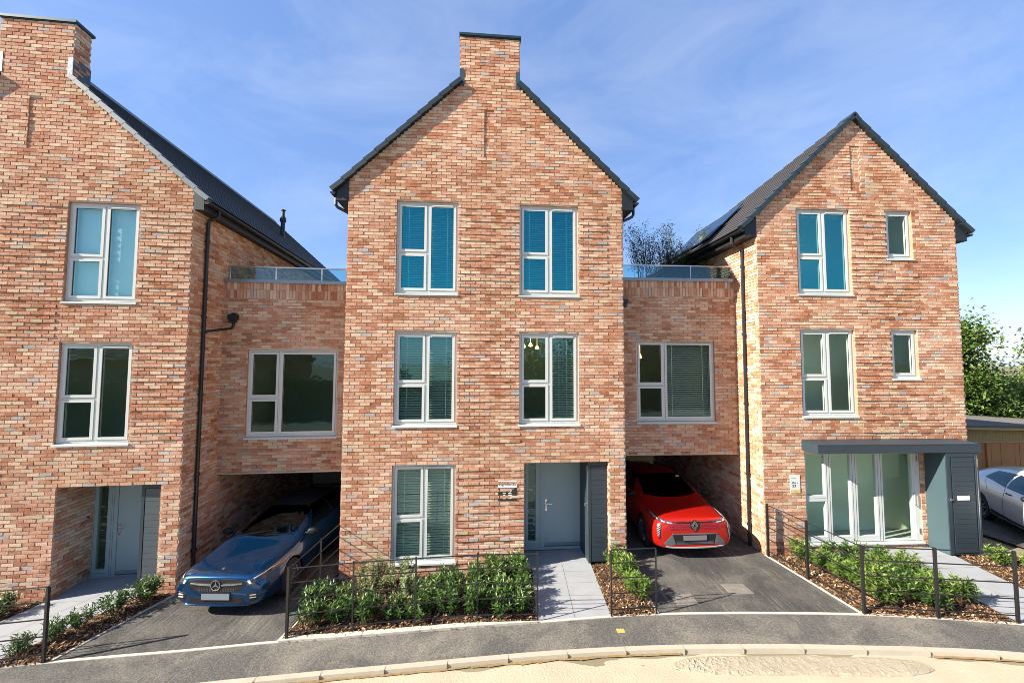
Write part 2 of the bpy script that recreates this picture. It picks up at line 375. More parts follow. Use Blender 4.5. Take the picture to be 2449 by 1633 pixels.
# road: a bumpy sheet of dusty sand from the kerb to beyond the camera
NXR, NYR = 150, 34
def road_z(x, y):
    import mathutils.noise as mn
    d = interp(KB, max(-16, min(20, x))) - 0.11 - y
    v = 0.012 * mn.noise((x * 1.1, y * 2.0, 0)) + 0.006 * mn.noise((x * 5, y * 6, 3))
    return gz(x) + RD + v - 0.012 * math.exp(-max(d, 0) * 9)
vs = []; fs = []
for j in range(NYR + 1):
    for i in range(NXR + 1):
        x = -16 + 36 * i / NXR; ky = interp(KB, x) - 0.075
        t = (j / NYR) ** 2.2; y = ky + (-9 - ky) * t
        vs.append((x, y, road_z(x, y)))
for j in range(NYR):
    for i in range(NXR):
        a = j * (NXR + 1) + i; fs.append((a, a + NXR + 1, a + NXR + 2, a + 1))
road.mesh(vs, fs); struct(road.build('road', M_SAND, smooth=True))
d = MB()                                            # damp sandy joint along the kerb foot
import mathutils.noise as mn
for (a, b), (c, e) in zip(KBS, KBS[1:]):
    if not (-4.6 < a < 9): continue
    w0 = 0.02 + 0.045 * max(0, mn.noise((a * 2.3, 1, 0)) + 0.45) + 0.02 * R.random()
    w1 = 0.02 + 0.045 * max(0, mn.noise((c * 2.3, 1, 0)) + 0.45)
    if 2.55 < a < 6.2: continue
    k = -0.098
    d.face([(a, b + k, gz(a) + RD + 0.014), (a, b + k - w0, gz(a) + RD + 0.008), (c, e + k - w1, gz(c) + RD + 0.008), (c, e + k, gz(c) + RD + 0.014)])
struct(d.build('damp_sand_line', M_DIRT))
kb = MB()
strip(kb, KBS, -0.095, 0.0, 0.012, 0.016); 
for (a, b), (c, e) in zip(KBS, KBS[1:]):
    kb.face([(a, b - 0.095, gz(a) + 0.012), (a, b - 0.115, gz(a) - 0.12), (c, e - 0.115, gz(c) - 0.12), (c, e - 0.095, gz(c) + 0.012)])
    kb.face([(a, b, gz(a) + 0.016), (c, e, gz(c) + 0.016), (c, e, gz(c) - 0.1), (a, b, gz(a) - 0.1)])
x = -15.6
while x < 19:                                        # joints between kerb stones
    y = interp(KB, x); kb.box(x - 0.0025, x + 0.0025, y - 0.116, y + 0.001, gz(x) - 0.1, gz(x) + 0.0172, 1); x += 0.915
struct(kb.build('kerb', [M_KERB, M_JOINT]))
pv = MB()
for (a, b), (c, e) in zip(KBS, KBS[1:]):
    pv.face([(a, b, gz(a) + 0.012), (c, e, gz(c) + 0.012), (c, interp(ED, c), gz(c) + 0.012), (a, interp(ED, a), gz(a) + 0.012)])
struct(pv.build('pavement', M_ASPH))
ed = MB()
strip(ed, EDS, -0.004, 0.05, 0.022, 0.022)
for (a, b), (c, e) in zip(EDS, EDS[1:]):
    ed.face([(a, b - 0.004, gz(a) + 0.022), (a, b - 0.004, gz(a) - 0.02), (c, e - 0.004, gz(c) - 0.02), (c, e - 0.004, gz(c) + 0.022)])
# higher, wider kerb edging in front of the centre bed
W2 = [(x, y) for x, y in EDS if -3.85 <= x <= 0.5]
for (a, b), (c, e) in zip(W2, W2[1:]):
    wa = 0.10 * min(1, (0.6 - a) / 1.5); wc = 0.10 * min(1, (0.6 - c) / 1.5)
    ed.face([(a, b - 0.008, gz(a) + 0.05), (c, e - 0.008, gz(c) + 0.05), (c, e + wc, gz(c) + 0.05), (a, b + wa, gz(a) + 0.05)])
    ed.face([(a, b - 0.008, gz(a) + 0.05), (a, b - 0.008, gz(a)), (c, e - 0.008, gz(c)), (c, e - 0.008, gz(c) + 0.05)])
    ed.face([(a, b + wa, gz(a) + 0.05), (c, e + wc, gz(c) + 0.05), (c, e + wc, gz(c)), (a, b + wa, gz(a))])
for x in (-2.49, -1.54, -0.57): 
    y = interp(ED, x); ed.box(x - 0.004, x + 0.004, y - 0.011, y + 0.1, gz(x), gz(x) + 0.052, 1)
def edge_line(pts, w=0.05, h=0.022):
    for (a, b), (c, e) in zip(pts, pts[1:]):
        p = Vector((a, b, 0)); q = Vector((c, e, 0)); n = (q - p).normalized(); n = Vector((-n.y, n.x, 0)) * w / 2
        za, zc = gz(a), gz(c)
        t = [(p - n, za), (q - n, zc), (q + n, zc), (p + n, za)]
        ed.face([(v.x, v.y, z + h) for v, z in t])
        for i in range(4):
            (v, z), (u, y) = t[i], t[(i+1) % 4]
            ed.face([(v.x, v.y, z + h), (v.x, v.y, z - 0.02), (u.x, u.y, y - 0.02), (u.x, u.y, y + h)])
edge_line([(-6.74, 8.30), (-7.18, 6.53)]); edge_line([(-3.70, 8.72), (-3.75, 7.65), (-3.84, 6.88)])
edge_line([(2.60, 9.2), (2.60, 8.13), (2.61, 7.40)]); edge_line([(5.82, 9.46), (6.15, 7.28)], 0.045)
edge_line([(0.47, 9.0), (0.45, 7.26)], 0.03, 0.018); edge_line([(12.0, 9.3), (11.3, 7.2), (10.9, 6.4)])
struct(ed.build('edging_strip', [M_EDGE, M_JOINT], fixn=True))
def edp(x0, x1):
    return [(x0, interp(ED, x0))] + [(x, y) for x, y in EDS if x0 < x < x1] + [(x1, interp(ED, x1))]
struct(sheet('driveway', edp(-7.18, -3.83) + [(-3.72, 8.7), (-4.4, 17.2), (-7.75, 16.9), (-6.72, 8.3)], 0.010, M_DRIVE))
struct(sheet('driveway', edp(2.6, 6.17) + [(5.82, 9.4), (5.4, 17.4), (1.9, 17.2), (2.6, 9.0)], 0.010, M_DRIVE))
struct(sheet('driveway', [(11.1, 6.35), (18, 4.4), (19, 13), (11.6, 13), (11.9, 9.2)], 0.010, M_DRIVE))
def slab_path(name, poly, rows):
    sheet_o = sheet(name, poly, 0.016, M_PAVE)
    struct(sheet_o)
slab_path('path', edp(0.47, 1.77) + [(1.77, 9.26), (1.98, 9.30), (1.92, 10.1), (0.2, 9.95), (0.3, 9.02), (0.47, 9.04)], 0)
slab_path('path', edp(-9.55, -8.15) + [(-7.9, 6.9), (-7.45, 8.3), (-7.1, 8.5), (-7.3, 9.5), (-9.3, 9.3), (-9.12, 8.2)], 0)
slab_path('path', edp(8.47, 9.9) + [(9.78, 7.9), (9.86, 8.6), (9.98, 9.66), (6.8, 9.52), (6.9, 9.30), (8.45, 9.26), (8.6, 8.3)], 0)
pj = MB()                                            # dark joints between the slabs
def jl(x0, y0, x1, y1, w=0.007): 
    p = Vector((x0, y0, 0)); q = Vector((x1, y1, 0)); n = (q - p).normalized(); n = Vector((-n.y, n.x, 0)) * w / 2
    pj.face([(v.x, v.y, gz(v.x) + 0.020) for v in (p - n, q - n, q + n, p + n)])
jl(1.12, 7.30, 1.13, 10.0)
for k in range(6):
    y = 7.55 + k * 0.45; jl(0.49, y, 1.76, y + 0.01, 0.004)
jl(-8.95, 6.25, -8.0, 9.3); jl(9.2, 6.85, 9.1, 9.5)
for k in range(5): jl(8.55, 7.2 + k * 0.5, 9.8, 7.25 + k * 0.5, 0.005); jl(-9.2, 6.6 + k * 0.5, -7.6, 6.7 + k * 0.5, 0.004)
struct(pj.build('path_joints', M_JOINT))

BEDS = {
 'c': edp(-3.8, 0.45) + [(0.47, 9.02), (-3.68, 8.72), (-3.72, 7.65)],
 'd': edp(1.78, 2.6) + [(2.6, 9.22), (1.78, 9.16)],
 'l': edp(-8.1, -7.2) + [(-6.75, 8.3), (-7.2, 8.40), (-7.42, 8.28), (-7.88, 6.9)],
 'm': edp(-14, -9.57) + [(-9.14, 8.2), (-14, 7.6)],
 'r': edp(6.17, 8.46) + [(8.58, 8.3), (8.44, 9.25), (6.9, 9.28), (5.85, 9.42)],
 's': edp(9.92, 10.95) + [(11.35, 7.2), (11.75, 9.0), (11.0, 9.2), (9.95, 9.2), (9.87, 8.6), (9.8, 7.9)],
}
def inpoly(x, y, poly):
    c = False; n = len(poly)
    for i in range(n):
        (a, b), (e, f) = poly[i], poly[i-1]
        if (b > y) != (f > y) and x < (e - a) * (y - b) / (f - b) + a: c = not c
    return c
def pdist(x, y, poly):
    best = 9
    n = len(poly)
    for i in range(n):
        a = Vector(poly[i]); b = Vector(poly[i-1]); p = Vector((x, y)); ab = b - a
        t = max(0, min(1, (p - a).dot(ab) / max(ab.dot(ab), 1e-9))); best = min(best, (a + ab * t - p).length)
    return best
def bed_z(x, y, poly): return gz(x) + 0.012 + 0.05 * min(1, pdist(x, y, poly) / 0.25)
for key, poly in BEDS.items():
    mb = MB(); xs_ = [p[0] for p in poly]; ys_ = [p[1] for p in poly]
    # soil surface
    v2 = [Vector(p) for p in poly]; n0 = len(v2)
    nx = int((max(xs_) - min(xs_)) / 0.14); ny = int((max(ys_) - min(ys_)) / 0.14)
    extra = []
    for i in range(nx):
        for j in range(ny):
            px = min(xs_) + (i + 0.5) * 0.14; py = min(ys_) + (j + 0.5) * 0.14
            if inpoly(px, py, poly) and pdist(px, py, poly) > 0.06: extra.append(Vector((px, py)))
    vv, ee, ff, _, _, _ = delaunay_2d_cdt(v2 + extra, [], [list(range(n0))], 1, 1e-4)
    zz = [(p.x, p.y, bed_z(p.x, p.y, poly) + R.uniform(-0.012, 0.012) * (pdist(p.x, p.y, poly) > 0.05)) for p in vv]
    fs = []
    for f in ff:
        a, b, c = [Vector(zz[i]) for i in f[:3]]
        fs.append(tuple(f) if (b - a).cross(c - a).z > 0 else tuple(reversed(f)))
    mb.mesh(zz, fs, 1)
    # chips
    area = (max(xs_) - min(xs_)) * (max(ys_) - min(ys_)) * (0.35 if key == 'm' else 1)
    for k in range(int(area * 1500)):
        px = R.uniform(min(xs_), max(xs_)); py = R.uniform(min(ys_), max(ys_))
        if not inpoly(px, py, poly): continue
        z = bed_z(px, py, poly) + R.uniform(0.0, 0.018); l = R.uniform(0.014, 0.05); w = R.uniform(0.006, 0.015)
        T = Matrix.Translation((px, py, z)) @ Matrix.Rotation(R.uniform(0, 6.28), 4, 'Z') @ Matrix.Rotation(R.gauss(0, 0.45), 4, 'X') @ Matrix.Rotation(R.gauss(0, 0.3), 4, 'Y')
        mb.face([T @ Vector(q) for q in ((-w, -l, 0), (w * R.uniform(.5, 1), -l, 0), (w, l, 0), (-w * R.uniform(.3, 1), l * R.uniform(.7, 1), 0))], 0, R.random())
    o = mb.build('bark_mulch', [M_CHIP, M_SOIL])
    tag(o, None, None, None, 'stuff')
    o['label'] = 'brown bark chips covering the planting bed'; o['category'] = 'bark mulch'

# spilled mortar on the road
sp = MB(); n = 190; m_ = 30; vs = []; fs = []
for j in range(m_ + 1):
    for i in range(n + 1):
        u = i / n; v = j / m_
        x = 2.42 + 3.75 * u
        half = 0.215 * (max(0.0, 1 - abs(2*u - 1) ** 5)) ** 0.6 + 0.02 * mn.noise((x * 3, 0, 5)) * (0 < i < n)
        yc = interp(KB, x) - 0.34 + 0.02 * mn.noise((x * 1.3, 4, 0)) - 0.02 * sin(u * 3)
        y = min(yc + (2*v - 1) * half * (1 + 0.10 * mn.noise((x * 9, v, 2))), interp(KB, x) - 0.115)
        e = min(1, min(v, 1 - v) * 7, min(u, 1 - u) * 12)
        lump = max(0, 1 - 1.0 * min(1, abs(v - .5) * 2.0 * 0 + min(min(v, 1-v) * 3.2, u * 3.5, (1-u) * 6)))
        z = road_z(x, y) + 0.004 + e * (0.014 + (0.008 + 0.034 * max(0, 1 - u * 3.2) + 0.022 * max(0, 1 - v * 4)) * max(0, mn.noise((x * 19, y * 19, 1)) + .6 * mn.noise((x * 43, y * 43, 1))) + 0.004 * mn.noise((x * 9, y * 9, 7)))
        vs.append((x, y, z if e > 0 else z - 0.02))
for j in range(m_):
    for i in range(n):
        a = j * (n + 1) + i; fs.append((a, a + 1, a + n + 2, a + n + 1))
sp.mesh(vs, fs)
tag(sp.build('mortar_spill', M_SPILL, smooth=False), 'long pale lumpy patch of spilled mortar on the dusty road against the kerb', 'mortar patch')
# covers set into the ground
def cover(name, cx, cy, w, h, rz, mat, label, dimp=True):
    t = thing(name, label, 'access cover', (cx, cy, gz(cx) + 0.008), rz)
    fm = MB()
    fm.box(-w/2, w/2, -h/2, -h/2 + 0.02, 0, 0.008); fm.box(-w/2, w/2, h/2 - 0.02, h/2, 0, 0.008)
    fm.box(-w/2, -w/2 + 0.02, -h/2 + 0.02, h/2 - 0.02, 0, 0.008); fm.box(w/2 - 0.02, w/2, -h/2 + 0.02, h/2 - 0.02, 0, 0.008)
    fm.build('frame', mat, t)
    lm = MB(); lm.box(-w/2 + 0.024, w/2 - 0.024, -h/2 + 0.024, h/2 - 0.024, -0.01, 0.007)
    if dimp:
        k = int(w / 0.045)
        for i in range(1, k):
            for j in range(1, int(h / 0.045)):
                x = -w/2 + i * 0.045 + (0.02 if j % 2 else 0); y = -h/2 + j * 0.045
                if abs(x) < w/2 - .04 and abs(y) < h/2 - .04: lm.box(x - .012, x + .012, y - .008, y + .008, 0.007, 0.013)
    lm.build('lid', mat, t)
M_COVER = P('dusty_cover', (0.17, 0.155, 0.13), 0.8, nscale=12, namt=0.4)
M_YEL = P('yellow_cover_paint', (0.46, 0.33, 0.09), 0.6, nscale=30, namt=0.25)
cover('drain_cover', 4.42, 8.12, 0.46, 0.36, radians(4), M_COVER, 'square dusty dimpled drain cover in the driveway before the red car')
cover('drain_cover', 3.25, 7.82, 0.42, 0.34, radians(4), M_COVER, 'faint dusty drain cover beside the short railing shadow on the red car driveway')
cover('valve_cover', 1.83, 6.97, 0.13, 0.10, 0.0, M_YEL, 'small yellow square valve cover set in the dark pavement', False)

# ------------------------------------------------------------------ brickwork
BH, BW = 0.075, 0.225
def lay(mb, O, U, Nn, u0, u1, z0, z1, holes=(), limit=None, proud=None, m=0, soldier=False, phase=0, jit=0.0022, base=0.015):
    """real bricks laid in stretcher bond on the plane O + u*U + z*Z, standing proud along Nn"""
    O = Vector(O); U = Vector(U); Nn = Vector(Nn); Z = Vector((0, 0, 1))
    h, w = (BW, BH) if soldier else (BH, BW)
    r0 = int(floor(z0 / h + 1e-6)) if not soldier else 0
    rows = []
    z = r0 * h if not soldier else z0
    while z < z1 - 0.01: rows.append((len(rows) + r0, z)); z += h
    for r, zb in rows:
        za = max(zb, z0) + 0.0072; zt = min(zb + h, z1) - 0.0072
        if zt - za < 0.02: continue
        zm = (za + zt) / 2
        a, b = u0, u1
        if limit:
            lm = limit(zm)
            if lm is None: continue
            a, b = max(a, lm[0]), min(b, lm[1])
        ivs = [(a, b)]
        for (ha, hb, hz0, hz1) in holes:
            if hz0 < zm < hz1:
                nv = []
                for p, q in ivs:
                    if hb <= p or ha >= q: nv.append((p, q)); continue
                    if ha > p: nv.append((p, ha))
                    if hb < q: nv.append((hb, q))
                ivs = nv
        for p, q in ivs:
            off = 0.0 if soldier else (0.5 * w if (r + phase) % 2 else 0.0)
            k = int(floor((p - u0 - off) / w))
            while True:
                s = u0 + off + k * w; e = s + w; k += 1
                if s >= q: break
                s2 = max(s + 0.0075, p); e2 = min(e - 0.0075, q)
                if e2 - s2 < 0.025: continue
                d = base + R.uniform(-0.004, 0.004) + (proud((s2 + e2) / 2, r) if proud else 0)
                J = lambda: R.uniform(-jit, jit)
                t1 = R.uniform(-0.0022, 0.0022); t2 = R.uniform(-0.0016, 0.0016)
                pts = [(s2 + J(), za + J(), d - t1 - t2), (e2 + J(), za + J(), d + t1 - t2), (e2 + J(), zt + J(), d + t1 + t2), (s2 + J(), zt + J(), d - t1 + t2)]
                F = [O + U * u + Z * zz + Nn * dd for u, zz, dd in pts]
                B = [O + U * u + Z * zz - Nn * 0.002 for u, zz, dd in pts]
                rr = R.random()
                mb.mesh(F + B, ((0, 1, 2, 3), (4, 5, 1, 0), (5, 6, 2, 1), (6, 7, 3, 2), (7, 4, 0, 3)), m, rr)
def wall_face(mb, O, U, Nn, outline, holes, m=1, reveal=0.0, mr=2):
    """mortar plane with rectangular holes, plus reveals"""
    O = Vector(O); U = Vector(U); Nn = Vector(Nn); Z = Vector((0, 0, 1))
    loops = [[Vector((u, z, 0)) for u, z in outline]] + [[Vector(p + (0,)) for p in ((a, c), (a, d), (b, d), (b, c))] for a, b, c, d in holes]
    flat = [p for l in loops for p in l]
    for t in tessellate_polygon(loops):
        pts = [O + U * flat[i].x + Z * flat[i].y for i in t]
        nn = (pts[1] - pts[0]).cross(pts[2] - pts[0])
        if nn.length < 1e-9: continue
        if nn.dot(Nn) < 0: pts.reverse()
        mb.face(pts, m)
    if reveal:
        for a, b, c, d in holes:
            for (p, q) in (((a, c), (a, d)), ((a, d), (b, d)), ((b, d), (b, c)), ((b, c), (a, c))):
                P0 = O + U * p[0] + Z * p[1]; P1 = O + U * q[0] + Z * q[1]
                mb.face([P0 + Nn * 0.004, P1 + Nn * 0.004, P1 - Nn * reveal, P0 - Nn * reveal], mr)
X = Vector((1, 0, 0)); Y = Vector((0, 1, 0))
BM = [M_BRICK, M_MORTAR, M_REVEAL, M_SOFFIT]

# ------------------------------------------------------------------ windows
def window(parent, x0, x1, z0, z1, yl=0.0, split=0.5, transom=None, left_split=True, gl=None, blind=None, rec=0.045, vent=True, label=None, single=False, bx0=None):
    """frame mesh (part) with sill, panes and blind as its children; opening x0..x1, z0..z1 incl. sill"""
    gl = gl or M_GLASS
    f = MB(); y0 = yl + rec; y1 = y0 + 0.07; of = 0.05
    zs = z0 + 0.062                                   # top of the sill
    f.box(x0, x0 + of, y0, y1, zs, z1); f.box(x1 - of, x1, y0, y1, zs, z1)
    f.box(x0 + of, x1 - of, y0, y1, z1 - of, z1); f.box(x0 + of, x1 - of, y0, y1, zs, zs + of)
    xm = x0 + (x1 - x0) * split; mw = 0.034
    panes = []; gaps = []
    if single: lights = [(x0 + of, x1 - of, zs + of, z1 - of)]
    else:
        f.box(xm - mw/2, xm + mw/2, y0, y1, zs + of, z1 - of)
        if transom is None: tz = zs + (z1 - zs) * 0.44
        else: tz = transom
        f.box(x0 + of, xm - mw/2, y0, y1, tz - mw/2, tz + mw/2)
        lights = [(x0 + of, xm - mw/2, zs + of, tz - mw/2), (x0 + of, xm - mw/2, tz + mw/2, z1 - of), (xm + mw/2, x1 - of, zs + of, z1 - of)]
    sw = 0.055; gp = 0.005; yp = y0 - 0.012
    for a, b, c, d in lights:
        a2, b2, c2, d2 = a + gp, b - gp, c + gp, d - gp
        f.box(a2, a2 + sw, yp, y1 - 0.012, c2, d2); f.box(b2 - sw, b2, yp, y1 - 0.012, c2, d2)
        f.box(a2 + sw, b2 - sw, yp, y1 - 0.012, d2 - sw, d2); f.box(a2 + sw, b2 - sw, yp, y1 - 0.012, c2, c2 + sw)
        f.box(a, b, y1 - 0.018, y1 - 0.014, c, d, 1) if False else None
        gs = 0.006                                    # dark gasket round the glass
        ga, gb, gc, gd = a2 + sw, b2 - sw, c2 + sw, d2 - sw
        f.box(ga, ga + gs, yp + 0.012, yp + 0.03, gc, gd, 1); f.box(gb - gs, gb, yp + 0.012, yp + 0.03, gc, gd, 1)
        f.box(ga + gs, gb - gs, yp + 0.012, yp + 0.03, gd - gs, gd, 1); f.box(ga + gs, gb - gs, yp + 0.012, yp + 0.03, gc, gc + gs, 1)
        panes.append((ga, gb, gc, gd))
    # dark rebate behind the sash gaps
    for a, b, c, d in lights:
        f.box(a, a + gp, y0 + 0.03, y0 + 0.05, c, d, 1); f.box(b - gp, b, y0 + 0.03, y0 + 0.05, c, d, 1)
        f.box(a, b, y0 + 0.031, y0 + 0.05, d - gp, d, 1); f.box(a, b, y0 + 0.031, y0 + 0.05, c, c + gp, 1)
    fo = f.build('window', [M_FRAME, M_GASKET], parent)
    if label: fo['label'] = label
    s = MB(); s.prism([(yl - 0.04, z0 + 0.022), (yl - 0.04, z0 + 0.035), (y0 + 0.03, zs), (y0 + 0.03, z0 + 0.022)], 'x', x0 - 0.02, x1 + 0.02)
    s.box(x0 - 0.02, x1 + 0.02, yl - 0.040, yl - 0.030, z0, z0 + 0.0225)
    s.build('sill', M_FRAME, fo)
    for a, b, c, d in panes:
        p = MB(); yy = yp + 0.022
        p.box(a, b, yy, yy + 0.006, c, d)
        p.build('pane', gl, fo)
    if vent:
        vx = [(panes[-1][0] + 0.02, panes[-1][1] - 0.02)]
        v = MB()
        for a, b in vx: v.box(a, b, yp - 0.014, yp, z1 - of - 0.036, z1 - of - 0.012)
        v.build('trickle_vent', M_FRAME, fo)
    yb = y1 + 0.05
    if blind == 'venetian':
        b_ = MB(); z = zs + 0.03; xw0 = x0; x0 = bx0 if bx0 else x0
        while z < z1 - 0.02:
            a = radians(35)
            hw = 0.025
            dy, dz = hw * cos(a), hw * sin(a)
            b_.face([(x0 + 0.03, yb - dy, z - dz), (x1 - 0.03, yb - dy, z - dz), (x1 - 0.03, yb + dy, z + dz), (x0 + 0.03, yb + dy, z + dz)])
            z += 0.055
        for xx in (x0 + 0.25, x1 - 0.25):
            b_.box(xx - 0.008, xx + 0.008, yb - 0.026, yb - 0.025, zs, z1)
        b_.build('blind', M_BLIND, fo)
    elif blind == 'roller':
        b_ = MB(); b_.box(x0 + 0.02, x1 - 0.02, yb, yb + 0.004, zs, z1); b_.build('blind', M_ROLLER, fo)
    return fo
def rooms(parent, x0, x1, floors, depth=1.7, y0=0.22, name='interior', wm=None):  # shallow boxes: back wall set near the glass to brighten the rooms
    mb = MB()
    for z0, z1 in floors:
        mb.face([(x0, y0, z0), (x1, y0, z0), (x1, depth, z0), (x0, depth, z0)], 1)
        mb.face([(x0, y0, z1), (x0, depth, z1), (x1, depth, z1), (x1, y0, z1)])
        mb.face([(x0, depth, z0), (x1, depth, z0), (x1, depth, z1), (x0, depth, z1)])
        mb.face([(x0, y0, z0), (x0, depth, z0), (x0, depth, z1), (x0, y0, z1)])
        mb.face([(x1, y0, z0), (x1, y0, z1), (x1, depth, z1), (x1, depth, z0)])
    return mb.build(name, [wm or M_INT, M_INTFR if wm else M_INTFL], parent)

# ------------------------------------------------------------------ roofs
def gable_roof(parent, w, xt, zt, slope, depth, chim=None, front=-0.10, mats=(M_TILE,), verge_m=None, gauge=0.1625, hip=None, left=True, right=True):
    """xt: eave tip overhang, zt: height of the eave tip. returns ridge height"""
    a = math.atan(slope); ca, sa = cos(a), sin(a); xc = w / 2; run = xc + xt; Ls = run / ca; zr = zt + slope * run
    r = MB(); n = int(Ls / gauge + 0.999)
    def prof(side, s, off):
        x = -xt + s * ca - off * sa; z = zt + s * sa + off * ca
        return (x, z) if side < 0 else (w - x, z)
    for side in ((-1,) if left else ()) + ((1,) if right else ()):
        for k in range(n):
            s0 = k * gauge - (0.02 if k == 0 else 0.012); s1 = min((k + 1) * gauge, Ls)
            if s1 - s0 < 0.02: continue
            xm = prof(side, s1, 0)[0]; y0 = front + 0.015
            if chim and chim[0] - 0.005 < xm < chim[1] + 0.005: y0 = chim[2]
            jy = 0
            poly = [prof(side, s0, -0.012), prof(side, s0, 0.016), prof(side, s1, 0.0), prof(side, s1, -0.028)]
            if side > 0: poly.reverse()
            yd = depth if not hip else hip[1] + (hip[0] - hip[1]) * (1 - (k + .5) / n)
            r.prism(poly, 'y', y0, yd)
        # boarding below the tiles
        pd = [prof(side, 0.05, -0.09), prof(side, 0.05, -0.03), prof(side, Ls, -0.03), prof(side, Ls, -0.09)]
        sC = Ls
        if chim:
            sC = (chim[0] + xt) / ca
        pd1 = [prof(side, 0.05, -0.09), prof(side, 0.05, -0.03), prof(side, sC, -0.03), prof(side, sC, -0.09)]
        pd2 = [prof(side, sC, -0.09), prof(side, sC, -0.03), prof(side, Ls, -0.03), prof(side, Ls, -0.09)]
        if side > 0: pd1.reverse(); pd2.reverse()
        if not hip: r.prism(pd1, 'y', 0.0, depth - 0.02)
        if chim: r.prism(pd2, 'y', chim[2], depth - 0.02)
    if hip:
        e0 = prof(-1, 0, -.05); e1 = prof(1, 0, -.05); t_ = prof(-1, Ls, -.05)
        r.face([(e0[0], hip[0], e0[1]), (e1[0], hip[0], e1[1]), (t_[0], hip[1], t_[1])])
        for side in (-1, 1):
            e0 = prof(side, 0, -.06); t_ = prof(side, Ls, -.06); r.face([(e0[0], 0, e0[1]), (e0[0], hip[0], e0[1]), (t_[0], hip[1], t_[1]), (t_[0], 0, t_[1])])
    ro = r.build('roof', list(mats), parent, fixn=True)
    # ridge
    rd = MB(); y = (chim[2] if chim else front - 0.005)
    if chim or left:
        rd.prism([(xc - 0.17, zr - 0.155), (xc - 0.05, zr + 0.015), (xc, zr + 0.045), (xc + 0.05, zr + 0.015), (xc + 0.17, zr - 0.155), (xc + 0.14, zr - 0.17), (xc, zr + 0.005), (xc - 0.14, zr - 0.17)], 'y', y, hip[1] + .1 if hip else depth)
        rd.build('ridge', verge_m or M_VERGE, ro, fixn=True)
    # verge caps, one step per two tile courses
    for side in ((-1,) if left else ()) + ((1,) if right else ()):
        v = MB(); g2 = gauge * 2; k = 0
        smax = (chim[0] - 0.005 + xt) / ca if chim else Ls - 0.06
        while k * g2 < smax - 0.03:
            s0 = k * g2 - 0.02; s1 = min((k + 1) * g2, smax)
            poly = [prof(side, s0, -0.062), prof(side, s0, 0.036), prof(side, s1, 0.014), prof(side, s1, -0.084)]
            if side > 0: poly.reverse()
            v.prism(poly, 'y', front, 0.06); k += 1
        v.build('verge', verge_m or M_VERGE, ro, fixn=True)
    return ro, zr
def eave_bits(parent, w, xt, zt, depth, side, pipe=True):
    """boxed eave end, soffit, fascia and gutter on one side"""
    e = MB(); sg = -1 if side < 0 else 1; xe = 0 if side < 0 else w
    f = lambda d: xe + sg * d
    xa, xb = sorted((f(0.0), f(xt - 0.12)))
    e.prism([(f(0.0), zt - 0.24), (f(xt - 0.12), zt - 0.24), (f(xt - 0.12), zt - 0.02), (f(0.0), zt + 0.22)][::sg], 'y', -0.02, 0.04)
    e.box(xa, xb, 0.04, depth, zt - 0.24, zt - 0.215)
    xa, xb = sorted((f(xt - 0.12), f(xt - 0.10))); e.box(xa, xb, -0.02, depth, zt - 0.245, zt + 0.0)
    e.build('eaves_box', M_SOFFIT, parent, fixn=True)
    g = MB(); c = Vector((f(xt - 0.03), 0, zt - 0.07)); k = 8
    pr = [(c.x + 0.062 * cos(pi + pi * i / k), c.z + 0.062 * sin(pi + pi * i / k)) for i in range(k + 1)]
    pr2 = [(c.x + 0.055 * cos(pi + pi * i / k), c.z + 0.055 * sin(pi + pi * i / k)) for i in range(k, -1, -1)]
    g.prism(pr + pr2, 'y', -0.05, depth); g.prism(pr, 'y', -0.055, -0.05)
    g.build('gutter', M_BLACK, parent, fixn=True)
def chimney(parent, x0, x1, z0, z1, dep, slope_z, ridge_z):
    c = MB()
    w = x1 - x0
    lay(c, (x0, 0, 0), X, -Y, 0, w, z0, z1)
    c.face([(x0, 0, z0), (x1, 0, z0), (x1, 0, z1), (x0, 0, z1)], 1)
    c.face([(x1, 0, z0), (x1, dep, z0), (x1, dep, z1), (x1, 0, z1)], 1)
    c.face([(x0, dep, z0), (x0, 0, z0), (x0, 0, z1), (x0, dep, z1)], 1)
    c.face([(x1, dep, z0), (x0, dep, z0), (x0, dep, z1), (x1, dep, z1)], 1)
    lay(c, (x1, 0, 0), Y, X, -0.008, dep, z0, z1, phase=1)
    lay(c, (x0, dep, 0), -Y, -X, 0, dep + 0.008, z0, z1, phase=1)
    ch = c.build('chimney', BM, parent)
    k = MB(); k.box(x0 - 0.035, x1 + 0.04, -0.045, dep + 0.05, z1 + 0.02, z1 + 0.075)
    k.box(x0 - 0.02, x1 + 0.025, -0.03, dep + 0.035, z1, z1 + 0.02)
    k.build('chimney_cap', M_CAP, ch)
    return ch
def flashing(ch, x0, x1, zf, dep, slope, m, m2):
    for xa, xb in ((x0 - 0.012, x0 + 0.085), (x1 - 0.085, x1 + 0.012)):
        f = MB(); f.box(xa, xb, -0.022, -0.006, zf - 0.06, zf + 0.36); f.build('flashing', m, ch)
    for xa in (x1 + 0.006, x0 - 0.016):
        f = MB(); f.box(xa, xa + 0.01, -0.022, dep + 0.02, zf - 0.10, zf + 0.36); f.build('flashing', m2, ch)
def downpipe(parent, pts, r=0.034, name='downpipe', clips=()):
    d = MB(); d.tube(pts, r, 10)
    for x, y, z in clips: d.tube([(x, y, z - 0.025), (x, y, z + 0.025)], r * 1.45, 10); 
    return d.build(name, M_BLACK, parent, smooth=False)

